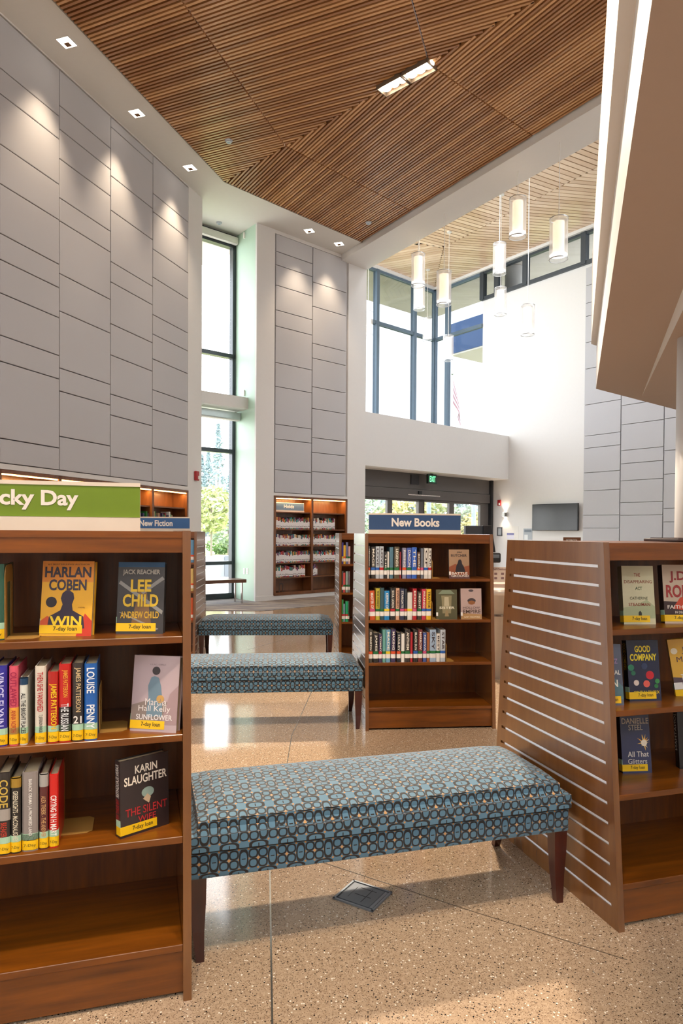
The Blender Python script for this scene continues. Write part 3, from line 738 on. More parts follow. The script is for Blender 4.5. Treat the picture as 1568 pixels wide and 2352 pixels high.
def bookend(case, x, y, zs, label, h=.135, d=.12, foot=.075, right=True):
    o = empty('bookend', case.matrix_basis @ Vector((x, y, zs)), 90 - math.degrees(case.rotation_euler.z), label, 'bookend', None)
    n = 10; out = [(0, 0)] + [(d - .02 + .02 * math.cos(a), 0 + .0) for a in []] + [(d, 0), (d, h - .03)] + [(d - .03 + .03 * math.cos(math.pi / 2 * i / 6), h - .03 + .03 * math.sin(math.pi / 2 * i / 6)) for i in range(7)] + [(.03 - .03 * math.sin(math.pi / 2 * i / 6), h - .03 + .03 * math.cos(math.pi / 2 * i / 6)) for i in range(7)]
    m = MB(); A, w_ = .03, d - .03
    # upright as a frame with a slot
    m.plate([(0, 0), (.03, 0), (.03, h - .05), (d - .03, h - .05), (d - .03, 0), (d, 0)] + out[3:], 'x', 0, .0022)
    m.build('upright', TAN, o)
    m = MB(); m.prism([(0, .0), (foot - .015, 0), (foot, .015), (foot, d - .015), (foot - .015, d), (0, d)], .0005, .0022); m.build('foot', TAN, o); return o

# helpers that measure spines on the photo and seat them on their shelf
def sx(case, zs, px, py, y):
    """case-local x of a photo column on the plane at depth y of a case"""
    yaw = 90 - math.degrees(case.rotation_euler.z); p = case.matrix_basis @ Vector((0, y, 0)); return to_local(case, onv(px, py, p, yaw)).x
def hz(case, px, py, y):
    yaw = 90 - math.degrees(case.rotation_euler.z); p = case.matrix_basis @ Vector((0, y, 0)); return onv(px, py, p, yaw).z

# ---- nearest left case
bpy.context.view_layer.update()
GL = 'books on the nearest left bookcase'
z1, z2, z3 = tops_l[0], tops_l[1], tops_l[2]
yl = .115
def row_l(zs, items, ybase):
    for (px0, px1, yt, colr, label, title, extra) in items:
        loc0 = to_local(case_l, onz((px0 + px1) / 2, ybase((px0 + px1) / 2), zs)); y = max(loc0.y, front_y(zs, HL) + .012)
        a, b = sx(case_l, zs, px0, ybase(px0) - 60, y), sx(case_l, zs, px1, ybase(px1) - 60, y)
        h = hz(case_l, (px0 + px1) / 2, yt, y) - zs
        spine_book(case_l, zs, a + .0005, b - .0005, y, min(h, .25), .155, colr, label, GL, title, extra=extra)
row_l(z1, [(-34, 9, 1296, '#2f5a48', 'dark green book with pale spine letters at the left end of the top shelf', [('TANA FRENCH', .2, .82, .55, '#d6dccb')], ())], lambda x: 1471 - x * .01)
row_l(z2, [(-18, 16, 1530, '#34319a', 'violet blue book cut by the left picture edge, second shelf of near left case', [('VINCE FLYNN', .25, .92, .6, '#c9c6f2')], ()),
  (20, 42, 1531, '#d9566b', 'pink and orange book second shelf near left case, second spine from the left', [('OUTLAWED', .5, .93, .7, '#a01f4a'), ('ANNA NORTH', .17, .45, .55, '#b5402a')], ((.14, .48, '#e9a43c'),)),
  (44, 63, 1558, '#d9dad0', 'white book with navy cap and handwritten dark letters', [('ALL THE BRIGHT PLACES', .18, .78, .6, '#1f2328')], ((.9, 1.0, '#1d3f5e'),)),
  (79.5, 105.5, 1531, '#ddd3c4', 'cream book with red title letters near a white thin book', [('THEN SHE VANISHED', .42, .93, .55, '#b5202b'), ('T. JEFFERSON PARKER', .15, .38, .4, '#2c2a2a')], ()),
  (109, 134, 1544, '#b3231d', 'red book with large yellow author letters', [('JAMES PATTERSON', .2, .84, .72, '#f3c521')], ()),
  (134.5, 163, 1526, '#c3201c', 'book with red upper and black lower spine', [('JAMES PATTERSON', .58, .93, .5, '#e7a23a'), ('THE RUSSIAN', .15, .5, .65, '#dfe2e4')], ((.135, .45, '#242022'),)),
  (165, 191, 1524, '#34302f', 'charcoal book with tan letters and a white number', [('JAMES PATTERSON', .38, .95, .6, '#cdb387'), ('21', .235, .33, -.75, '#e9e6e0')], ()),
  (193, 223, 1525, '#1d5fae', 'bright blue book with white letters beside the bookend', [('LOUISE', .62, .95, .62, '#eef2f4'), ('PENNY', .16, .47, .62, '#eef2f4')], ())],
  lambda x: 1715 - x * .066)
row_l(z3, [(-6, 23, 1776, '#2f2b2a', 'dark book with gold letters and a small portrait, left end of third shelf', [('CODE', .58, .92, .7, '#c9a94c'), ('BREAKER', .22, .40, .5, '#b8402c')], ((.42, .56, '#a39a92'),)),
  (23.5, 47.5, 1789, '#26221f', 'black book with a gold cap on the third shelf', [('GREENLIGHTS - McCONAUGHEY', .16, .84, .5, '#d8cfb8')], ((.88, 1.0, '#a37f2e'),)),
  (50, 87, 1775, '#8e8480', 'thick grey book with small white spine letters', [('BARACK OBAMA | A PROMISED LAND', .2, .92, .28, '#e9e4de')], ((.135, .22, '#3b3634'),)),
  (89.5, 110.5, 1780, '#5a2727', 'maroon book topped by a small grey portrait', [('ALEX TREBEK - THE ANSWER', .17, .72, .5, '#c79a6a')], ((.84, 1.0, '#a6a19c'),)),
  (112, 134, 1780, '#cf1f1a', 'bright red book with white letters at the end of the third shelf', [('CRYING IN H MART', .17, .72, .66, '#f2ece6')], ())],
  lambda x: 1966 - x * .15)
bookend(case_l, sx(case_l, z1, 12, 1440, .15), .14, z1, 'tan metal bookend on the top shelf of the nearest left bookcase', .215, .12, .09)
bookend(case_l, sx(case_l, z2, 228, 1690, .15), .14, z2, 'tan metal bookend beside the bright blue book', .14, .12, .08)
bookend(case_l, sx(case_l, z3, 138, 1930, .15), .14, z3, 'tan metal bookend beside the bright red book', .19, .12, .09)
# face-out covers
o, w, h = cover_book(case_l, onz(90, 1461, z1), onz(209, 1461, z1), .226, .03, '#e9ad2b', 'yellow orange book with a dark head and shoulders silhouette', GL)
shape(o, w, h, [(0, .72), (1, .72), (1, 1), (0, 1)], '#dd8a2c', 'cover_art', -.0004); shape(o, w, h, [(.7, .0), (1, .0), (1, .2), (.86, .3)], '#cf3b25', 'cover_art', -.0004); shape(o, w, h, [(0, .12), (.3, .12), (.14, .27), (0, .2)], '#d2562a', 'cover_art', -.0004)
shape(o, w, h, [(.14, .1), (.17, .26), (.38, .34), (.42, .42), (.38, .5), (.41, .57), (.47, .605), (.55, .605), (.62, .57), (.64, .5), (.6, .42), (.62, .34), (.83, .26), (.86, .1)], '#35283a', 'silhouette')
ct(o, w, h, '#1 BESTSELLING AUTHOR', .1, .92, .945, .965, '#5a3a1c', 0); ct(o, w, h, 'HARLAN', .05, .95, .78, .925, '#3c3340', .03); ct(o, w, h, 'COBEN', .14, .87, .605, .755, '#3c3340', .03)
text(o, 'WIN', -w + 2 * w * .18, -w + 2 * w * .8, h * .125, h * .265, -.0014, flat('#f2ce2a', .4), .03)
disc(o, w, h, .2, .45, .016, '#2c2328', 'badge'); ct(o, w, h, 'A NOVEL', .72, .86, .37, .385, '#6b3a1c', 0)
o, w, h = cover_book(case_l, onz(266, 1456, z1), onz(374, 1456, z1), .222, .028, '#3c3a3c', 'slate and gold book in a creased clear wrapper on the top shelf', GL, lab_w=.84)
shape(o, w, h, [(0, .93), (1, .93), (1, 1), (0, 1)], '#2d567e', 'cover_art', -.0004); shape(o, w, h, [(.3, .1), (.75, .1), (.62, .6), (.45, .6)], '#7a5a3a', 'cover_art', -.0004)
for g in (((.02, .7), (.06, .74), (.98, .32), (.96, .27)), ((.95, .8), (1, .76), (.55, .55), (.5, .58)), ((.04, .3), (.08, .3), (.9, .07), (.84, .05))): shape(o, w, h, g, '#8d8a86', 'wrapper_crease', -.0006)
ct(o, w, h, 'JACK REACHER', .1, .9, .81, .895, '#b9b1a6', .02); ct(o, w, h, 'LEE', .28, .72, .585, .755, '#e0b72c', .03); ct(o, w, h, 'CHILD', .12, .88, .375, .55, '#e0b72c', .03); ct(o, w, h, 'ANDREW CHILD', .08, .9, .215, .31, '#d5a72a', .02)
o, w, h = cover_book(case_l, onz(298, 1678, z2), onz(404, 1684, z2), .228, .03, '#b9a3a6', 'pinkish grey book showing a woman in a blue dress from behind', GL, spine='#2b2f2c', lab_w=.74)
shape(o, w, h, [(0, .1), (1, .1), (1, .45), (.7, .38), (.4, .42), (0, .34)], '#8a7a72', 'cover_art', -.0004); shape(o, w, h, [(.65, .1), (1, .1), (1, .62), (.82, .5)], '#a58a8c', 'cover_art', -.0005)
shape(o, w, h, [(.33, .2), (.36, .45), (.34, .6), (.4, .71), (.47, .73), (.56, .71), (.62, .6), (.66, .42), (.68, .2)], '#6f8796', 'cover_figure'); disc(o, w, h, .5, .8, .0125, '#3d3436', 'cover_figure', -.0011); disc(o, w, h, .62, .43, .012, '#c79a52', 'cover_figure', -.0012)
ct(o, w, h, 'Martha', .3, .76, .345, .435, '#e5dcd8', .0); ct(o, w, h, 'Hall Kelly', .16, .85, .245, .34, '#e5dcd8', .0); ct(o, w, h, 'SUNFLOWER', .12, .9, .155, .225, '#e8e2e0', .01); ct(o, w, h, 'LILAC GIRLS', .36, .7, .875, .893, '#8a7a80', 0)
a_, b_ = onz(277, 1928, z3), onz(388, 1892, z3)
o, w, h = cover_book(case_l, a_, b_, .226, .032, '#2f2526', 'black book turned at an angle with cream author letters and red title', GL, tilt=2, spine='#35302f', lab_w=.74)
disc(o, w, h, .56, .52, .02, '#8fa49a', 'cover_art', -.0008, 1, .75); shape(o, w, h, [(.46, .44), (.58, .37), (.62, .45), (.55, .5)], '#c3a98c', 'cover_art', -.0010)
ct(o, w, h, 'KARIN', .3, .76, .8, .905, '#efe3d2', .02); ct(o, w, h, 'SLAUGHTER', .08, .96, .66, .775, '#efe3d2', .02); ct(o, w, h, 'THE SILENT', .1, .96, .255, .36, '#b3262a', .01); ct(o, w, h, 'WIFE', .35, .72, .15, .23, '#b3262a', .01)
text(o, 'KARIN SLAUGHTER', .006, .026, h * .52, h * .95, -w - .0008, flat('#d9d4cc', .5), .01, 'spine_lettering', True, 'side'); text(o, 'THE SILENT WIFE', .006, .026, h * .22, h * .5, -w - .0008, flat('#b3262a', .5), .01, 'spine_lettering', True, 'side')

# ---- nearest right case
GR = 'books on the nearest right bookcase'
y1, y2, y3 = tops_r[0], tops_r[1], tops_r[2]
def onr(px, py, zs): return onz(px, py, zs)
o, w, h = cover_book(case_r, onz(1433, 1434, y1), onz(1506, 1434, y1), .222, .035, '#cfc7a4', 'cream and pale green book with a tiny dark doorway, right top shelf', GR, spine='#8c8a6e')
shape(o, w, h, [(0, .1), (1, .1), (1, .3), (.75, .42), (.4, .33), (0, .28)], '#a9ad86', 'cover_art', -.0004); shape(o, w, h, [(.47, .1), (.47, .2), (.52, .23), (.57, .2), (.57, .1)], '#2b2a22', 'cover_art', -.0007)
ct(o, w, h, 'THE', .38, .58, .815, .875, '#a03a28', .01); ct(o, w, h, 'DISAPPEARING', .06, .94, .7, .755, '#8e3a26', .0); ct(o, w, h, 'ACT', .4, .62, .585, .64, '#3e5a3c', .01); ct(o, w, h, 'CATHERINE', .22, .78, .42, .47, '#3f4430', .0); ct(o, w, h, 'STEADMAN', .17, .85, .31, .365, '#8e3a26', .01)
o, w, h = cover_book(case_r, onz(1527, 1432, y1), onz(1603, 1432, y1), .226, .035, '#c5ae98', 'beige book with big dark red author letters, right top shelf', GR, spine='#33292a', lab_w=.9)
shape(o, w, h, [(0, .1), (1, .1), (1, .42), (.6, .36), (0, .38)], '#3b2422', 'cover_art', -.0004); shape(o, w, h, [(.25, .25), (.95, .2), (.9, .5), (.5, .44)], '#c5421f', 'cover_art', -.0006)
ct(o, w, h, 'J.D.', .2, .78, .69, .89, '#8d2422', .03); ct(o, w, h, 'ROBB', .08, .94, .44, .655, '#9b2824', .03); ct(o, w, h, 'FAITHLESS', .1, .92, .25, .31, '#eee3d4', .01); ct(o, w, h, 'IN DEATH', .32, .7, .17, .21, '#e4d6c6', .01)
o, w, h = cover_book(case_r, onz(1368, 1622, y2), onz(1433, 1620, y2), .222, .03, '#5d6274', 'slate blue book partly hidden by the brown end panel', GR, lab_w=.9)
shape(o, w, h, [(.2, .1), (1, .1), (1, .3), (.6, .5), (.3, .35)], '#54727a', 'cover_art', -.0004)
ct(o, w, h, 'GREGG', .2, .72, .8, .88, '#a77fae', .01); ct(o, w, h, 'HURWITZ', .05, .85, .68, .76, '#a77fae', .01); ct(o, w, h, 'PRODIGAL', .05, .93, .5, .575, '#eceae2', .01); ct(o, w, h, 'SON', .2, .82, .3, .42, '#f0eadc', .02)
o, w, h = cover_book(case_r, onz(1446, 1611, y2), onz(1519, 1609, y2), .226, .032, '#1f2440', 'navy book with yellow title letters and a red rose', GR, spine='#15161c', lab_w=.84)
for (fx, fz, r, c, nm) in ((.68, .42, .016, '#c8232f', 'rose'), (.7, .43, .008, '#e8505a', 'rose'), (.56, .28, .013, '#e05f50', 'rose'), (.9, .32, .009, '#3c8a4a', 'leaf'), (.86, .24, .008, '#2f7a42', 'leaf'), (.1, .55, .012, '#2f7a5a', 'leaf'), (.16, .46, .009, '#2b6a50', 'leaf'), (.24, .3, .0105, '#e3cfc2', 'badge'), (.24, .3, .0075, '#7d3a34', 'badge'), (.52, .57, .012, '#2f3c5c', 'rose')): disc(o, w, h, fx, fz, r, c, nm, -.0008 - r * .02)
ct(o, w, h, 'GOOD', .24, .74, .8, .91, '#e9cf2c', .03); ct(o, w, h, 'COMPANY', .08, .92, .66, .775, '#e9cf2c', .03); ct(o, w, h, "CYNTHIA D'APRIX", .14, .95, .115, .17, '#e0c22c', .01)
text(o, 'GOOD COMPANY', .006, .026, h * .5, h * .95, -w - .0008, flat('#b99b20', .5), .01, 'spine_lettering', True, 'side')
o, w, h = cover_book(case_r, onz(1553, 1599, y2), onz(1627, 1604, y2), .226, .035, '#d9a83c', 'yellow book leaning to the left at the right picture edge', GR, tilt=3, spine='#b98f34', lab_w=.9); o.rotation_euler = (o.rotation_euler[0], -R(9), o.rotation_euler[2])
shape(o, w, h, [(0, .1), (1, .1), (1, .3), (0, .36)], '#5a4a52', 'cover_art', -.0004); ct(o, w, h, 'Jojo', .4, .85, .74, .86, '#4a3440', .0); ct(o, w, h, 'Moyes', .2, .9, .58, .7, '#4a3440', .0); ct(o, w, h, 'The Giver', .25, .92, .3, .4, '#ece2d0', .0); disc(o, w, h, .16, .8, .012, '#e9dcc0', 'badge'); MB().box(-w - .001, -w + .03, -.0012, .004, .034, .06).build('call_label', LABW, o)
o, w, h = cover_book(case_r, onz(1430, 1777, y3), onz(1497, 1775, y3), .226, .032, '#343a5c', 'dark blue book with a golden sparkler burst', GR, spine='#0f0e12', lab_w=.86)
import_r = random.Random(4)
for k in range(22):
    a = import_r.uniform(0, 6.28); r_ = import_r.uniform(.012, .034); c0_ = (-w + 2 * w * .78, h * .5)
    P = [(c0_[0] + .004 * math.cos(a + 1.5), c0_[1] + .004 * math.sin(a + 1.5)), (c0_[0] + .004 * math.cos(a - 1.5), c0_[1] + .004 * math.sin(a - 1.5)), (min(w, c0_[0] + r_ * math.cos(a)), c0_[1] + r_ * math.sin(a))]
    MB().plate(P, 'y', -.0007 - k * .00002, .0005).build('sparkler_burst', flat(import_r.choice(['#e9a43a', '#d97a22', '#f0c060', '#f2dcb8']), .4), o)
disc(o, w, h, .78, .5, .012, '#efe0cc', 'sparkler_burst', -.0014)
ct(o, w, h, 'DANIELLE', .05, .97, .82, .915, '#c9b9a6', .01); ct(o, w, h, 'STEEL', .27, .76, .71, .805, '#b9ae9f', .01); ct(o, w, h, 'All That', .2, .92, .27, .36, '#dcd4cc', .01); ct(o, w, h, 'Glitters', .2, .85, .155, .24, '#c9c2bc', .01)
o, w, h = cover_book(case_r, onz(1561, 1766, y3), onz(1632, 1766, y3), .228, .03, '#1b191a', 'black book at the right picture edge on the third shelf', GR, spine='#121112', day=False)
text(o, 'JONATHAN', .006, .026, h * .3, h * .92, -w - .0008, flat('#cfcac2', .5), .01, 'spine_lettering', True, 'side')
bpy.context.view_layer.update()

# ---- middle case
GN = 'books on the bookcase under the navy sign'
ORD = ['first', 'second', 'third', 'fourth', 'fifth', 'sixth', 'seventh', 'eighth', 'ninth', 'tenth', 'eleventh', 'twelfth', 'thirteenth', 'fourteenth', 'fifteenth', 'sixteenth', 'seventeenth', 'eighteenth']
CN = {'#4a4644': 'charcoal', '#3a3532': 'dark brown', '#b9c0c8': 'pale grey', '#2f2d2e': 'black', '#54788a': 'grey blue', '#5d5340': 'olive brown', '#8f2a32': 'dark red', '#8d8ba6': 'lavender grey', '#4b5fa8': 'indigo', '#3b66c0': 'royal blue', '#5a3a26': 'brown', '#6a6f7a': 'slate', '#d9d4cc': 'white', '#2f4b38': 'dark green', '#c9542a': 'orange', '#b8ad3c': 'mustard', '#3d5a62': 'dark teal', '#2a86c2': 'sky blue', '#d3a488': 'peach', '#3b3f58': 'navy', '#b12a33': 'red', '#c23a4e': 'rose red', '#e0b02c': 'yellow', '#6aa39a': 'sea green', '#6f9fb8': 'light blue', '#453b5c': 'purple', '#e4e0da': 'bright white', '#2c3038': 'dark slate', '#7a3a3a': 'maroon', '#4d62a0': 'medium blue', '#a4613a': 'rust', '#9fb4cc': 'icy blue', '#4a443c': 'umber'}
DOT = {'b': '#2a5fae', 'r': '#b5222c', 'g': '#1f6a3a', 'o': '#d9522a', 'y': '#e6c52c', 'p': '#c9527e'}
rowsN = [
 [(322, 352, 380, '#4a4644', 'o', 'VENGEW'), (360, 400, 385, '#3a3532', 'b', 'MAGE'), (402, 436, 382, '#b9c0c8', 'b', 'LOVE'), (438, 474, 382, '#b9c0c8', 'r', 'LOVE'), (478, 505, 430, '#2f2d2e', 'g', 'THE'), (506, 524, 430, '#d9d4cc', 'g', None), (528, 562, 390, '#54788a', 'g', None), (570, 616, 385, '#5d5340', 'g', 'LEGENDS'), (617, 632, 430, '#8f2a32', 'r', None), (642, 678, 395, '#8d8ba6', 'o', 'RISING'), (682, 725, 395, '#4b5fa8', 'g', 'DAGON'), (727, 773, 390, '#3b66c0', 'b', 'THE'), (775, 805, 430, '#5a3a26', 'o', 'BORN'), (808, 833, 398, '#6a6f7a', 'p', None), (838, 874, 396, '#d9d4cc', 'b', 'OF'), (876, 905, 398, '#d9d4cc', 'r', 'STAR')],
 [(322, 345, 800, '#2f4b38', 'g', None), (350, 400, 788, '#c9542a', 'p', 'MASTER OF'), (402, 440, 766, '#b8ad3c', 'g', 'THE FOREST'), (442, 478, 762, '#3d5a62', 'g', None), (480, 527, 790, '#2a86c2', 'y', 'KEEPERS OF'), (535, 578, 766, '#2f2d2e', 'r', 'SOUL LORDS'), (583, 617, 765, '#d3a488', 'g', 'SWORD'), (622, 660, 770, '#3b3f58', 'p', 'STARGATE'), (662, 685, 772, '#2c3038', 'o', None), (688, 732, 805, '#d9d4cc', 'y', None), (735, 772, 770, '#b12a33', 'p', 'EDGE'), (778, 815, 798, '#4a443c', 'g', 'NIGHT'), (818, 855, 775, '#c23a4e', 'b', 'PIRANESI'), (858, 903, 775, '#e0b02c', 'b', 'TRAITOR')],
 [(332, 375, 1145, '#4a443c', 'o', 'G. MARTIN'), (380, 428, 1172, '#2f2d2e', 'g', 'JAMES'), (430, 460, 1185, '#453b5c', 'r', 'TOMMY'), (463, 493, 1145, '#6aa39a', 'g', None), (495, 535, 1145, '#6f9fb8', 'y', 'MADE'), (540, 582, 1142, '#453b5c', 'o', 'MAKING'), (592, 628, 1172, '#2c3038', 'o', 'HAILEY'), (632, 663, 1185, '#e4e0da', 'g', None), (667, 713, 1148, '#3a3532', 'g', 'ANTHEM'), (714, 736, 1172, '#b12a33', 'r', None), (742, 782, 1152, '#2f2d2e', 'b', 'BLACK SUN'), (785, 823, 1148, '#7a3a3a', 'g', 'HARROW'), (828, 860, 1175, '#4d62a0', 'p', 'NOVA'), (862, 888, 1175, '#a4613a', 'g', None), (890, 946, 1148, '#9fb4cc', 'g', 'SKY'), (948, 982, 1185, '#e4e0da', 'g', 'BEST'), (984, 1030, 1150, '#b9c0c8', 'b', 'STAR')]]
bases = [672, 1050, 1438]; shn = ['top', 'second', 'third']
for zs, row, base, sn in zip(tops_n, rowsN, bases, shn):
    y = front_y(zs, HN) + .02
    for i, (a, b, t, colr, dt, ti) in enumerate(row):
        X = lambda p: 760 + p / 3.92
        Yp = 1160 + base / 3.92
        xa, xb = sx(case_n, zs, X(a), Yp - 20, y), sx(case_n, zs, X(b), Yp - 20, y)
        h = (base - t) / 3.92 * (case_n.location.y + .12) / FPX
        lab = f"{CN[colr]} book, {ORD[i]} from the left on the {sn} shelf under the navy sign"
        tc = '#e8e2d4' if colr not in ('#d9d4cc', '#e4e0da', '#b9c0c8', '#e0b02c', '#d3a488', '#b8ad3c', '#9fb4cc') else '#3a2a2c'
        if i == 0: xa = max(xa, .027)
        spine_book(case_n, zs, xa + .0004, xb - .0004, y, min(h, .25), .16, colr, lab, GN, [(ti, .38, .93, .48, tc)] if ti else None, dot=DOT[dt], lab='white', lean=R(-2.0) if (sn == 'second' and i in (1,)) else 0)
    xe = sx(case_n, zs, 760 + (row[-1][1] + 6) / 3.92, 1160 + base / 3.92 - 10, y)
    bookend(case_n, xe, y + .0, zs, f'tan bookend at the right of the row on the {sn} shelf under the navy sign', .13, .12, .06)
def cover_n(zs, pa, pb, ybot, ytop, colr, label, spine, y=None):
    y = front_y(zs, HN) + .03
    a = case_n.matrix_basis @ Vector((sx(case_n, zs, 760 + pa / 3.92, 1160 + ybot / 3.92, y), y, zs)); b = case_n.matrix_basis @ Vector((sx(case_n, zs, 760 + pb / 3.92, 1160 + ybot / 3.92, y), y, zs))
    h = (ybot - ytop) / 3.92 * (case_n.location.y + .12) / FPX
    o, w, h = cover_book(case_n, a, b, h, .03, colr, label, GN, 6, spine, False)
    MB().box(-w - .0006, -w + .012, -.0012, .004, .025, .05).build('call_label', LABW, o); return o, w, h
o, w, h = cover_n(tops_n[0], 1064, 1247, 680, 415, '#a07f62', 'tan and orange book showing a hooded dark figure', '#5a4a40')
shape(o, w, h, [(0, .12), (1, .12), (1, .45), (.7, .4), (.3, .5), (0, .4)], '#8a4a2c', 'cover_art', -.0004); shape(o, w, h, [(.3, .22), (.36, .45), (.42, .52), (.47, .64), (.56, .66), (.62, .6), (.64, .5), (.72, .42), (.8, .22)], '#231c22', 'cover_figure', -.0007); shape(o, w, h, [(0, 0), (1, 0), (1, .12), (0, .12)], '#5d3a38', 'cover_art', -.0005)
ct(o, w, h, 'JIM', .38, .62, .87, .93, '#3a2c28', .02); ct(o, w, h, 'BUTCHER', .1, .88, .75, .84, '#3a2c28', .02); ct(o, w, h, 'BATTLE', .12, .9, .14, .22, '#e3d8cc', .02); ct(o, w, h, 'GROUND', .1, .95, .05, .125, '#e3d8cc', .02)
o, w, h = cover_n(tops_n[1], 948, 1136, 1050, 780, '#5c5a44', 'olive book with a pale glowing figure and cream title', '#3a4038')
for g, c in ((((.3, .2), (.7, .2), (.75, .8), (.25, .8)), '#8a8060'), (((.38, .45), (.62, .45), (.6, .75), (.4, .75)), '#b9ae90'), (((.1, .85), (.9, .85), (.7, .98), (.3, .98)), '#7f8a72'), (((.4, .1), (.6, .1), (.55, .3), (.45, .3)), '#94805c')): shape(o, w, h, g, c, 'cover_art', -.0004 - random.random() * .0002)
ct(o, w, h, 'SISTER', .15, .88, .35, .43, '#ece6cf', .02)
o, w, h = cover_n(tops_n[1], 1170, 1357, 1055, 775, '#b9a09a', 'dusty pink book with a brown helmet shape', '#6d5c58')
disc(o, w, h, .52, .6, .03, '#4a3f42', 'cover_art', -.0006, 1, .6); disc(o, w, h, .52, .54, .026, '#8d5a34', 'cover_art', -.0009, 1, .55); disc(o, w, h, .5, .93, .014, '#4f4448', 'cover_art', -.0006, 1.3, .6); shape(o, w, h, [(0, 0), (1, 0), (1, .16), (0, .2)], '#b0895c', 'cover_art', -.0004)
ct(o, w, h, 'HOLLOW', .1, .92, .34, .41, '#5e4a4a', .01); ct(o, w, h, 'EMPIRE', .1, .95, .19, .31, '#4e3a30', .01); ct(o, w, h, 'SAM HAWKE', .15, .9, .05, .1, '#f0e2c6', .0)
# ---- case behind
G3 = 'books on the narrow-looking bookcase'
rows3 = [[(232, 275, 330, '#453b8c', 'y'), (276, 330, 390, '#e0b02c', 'o'), (336, 382, 325, '#6a6f9a', 'g'), (388, 432, 415, '#d6a8a4', 'g')], [(228, 262, 985, '#4a4644', 'r'), (265, 325, 1022, '#c94a4a', 'g'), (334, 385, 990, '#8aa39a', 'g'), (394, 428, 990, '#7a6a72', 'g')], [(222, 276, 1635, '#2f8a4a', 'r'), (282, 322, 1735, '#7f9ab0', 'r'), (330, 392, 1675, '#1f9a66', 'r'), (396, 420, 1670, '#3a3532', 'g')]]
n3 = {'#453b8c': 'violet', '#e0b02c': 'yellow', '#6a6f9a': 'blue grey', '#d6a8a4': 'pink', '#4a4644': 'charcoal', '#c94a4a': 'coral red', '#8aa39a': 'grey green', '#7a6a72': 'mauve', '#2f8a4a': 'leaf green', '#7f9ab0': 'pale blue', '#1f9a66': 'emerald', '#3a3532': 'dark brown'}
for zs, row, base, sn in zip(tops_3, rows3, (815, 1465, 2130), shn):
    y = front_y(zs, 1.365) + .02
    for (a, b, t, colr, dt) in row:
        xa, xb = sx(case_3, zs, 760 + a / 9.8, 1300, y), sx(case_3, zs, 760 + b / 9.8, 1300, y); h = (base - t) / 9.8 * (Y3 + .1) / FPX
        spine_book(case_3, zs, max(xa, .027), max(xb, .045), y, h, .15, colr, f'{n3[colr]} book on the {sn} shelf of the narrow-looking bookcase behind the navy sign case', G3, None, dot=DOT[dt], lab='white')
# a sliver of books on the far left case
rowf = [(1237, 1284, '#5d8fb5', 'blue'), (1310, 1350, '#d2b26a', 'tan'), (1366, 1420, '#c4562e', 'orange red')]
for i, (ya, yb_, colr, nm) in enumerate(rowf):
    zs = tops_f[i]; y = front_y(zs, 1.372) + .03; xb = sx(case_f, zs, 442, 1300, y)
    spine_book(case_f, zs, WC - .075, WC - .03, y, .23, .15, colr, f'{nm} book glimpsed on the {shn[i]} shelf of the far left bookcase', 'books on the far left bookcase', None, dot=DOT['o'], lab='white')

# ---- signs
def px_x(case, H, px, y=.30):
    p = case.matrix_basis @ Vector((0, y, 0)); return to_local(case, onv(px, 1190, p, 90 - math.degrees(case.rotation_euler.z))).x
xr = px_x(case_l, HL, 322); FX = lambda px: (px_x(case_l, HL, px, .288) - xr + .68) / .68
sign(case_l, HL, xr - .68, xr, .155, [('Lucky', FX(-58), FX(79)), ('Day', FX(94), FX(180))], (0, 1), (.22, .84), '#6f8a22', 'green sign with white letters on top of the nearest left bookcase', foot=.042)
sign(case_n, HN, px_x(case_n, HN, 846.5), px_x(case_n, HN, 1057), .152, 'New Books', (.245, .765), (.22, .80), '#33507a', 'navy sign with white letters on top of the middle bookcase', foot=.03)
xr = px_x(case_f, 1.372, 436); sign(case_f, 1.372, xr - .68, xr, .152, 'New Fiction', (.24, .74), (.22, .80), '#2f5f96', 'blue sign with white letters on top of the far left bookcase', foot=.03)
br = case_r.matrix_basis @ Vector((.30, .42, HR))
o = empty('pamphlet_holder', br, YD1, 'dark flat holder lying on top of the nearest right bookcase', 'holder')
xa = px_x(case_r, HR, 1516, .42); m = MB().box(xa - .30, .5, -.1, .1, 0, .012); m.bevel(.004); m.build('tray', flat('#4a3a36', .5), o); MB().box(xa - .28, .48, -.08, .08, .012, .016).build('tray_liner', flat('#6b5a56', .6), o)
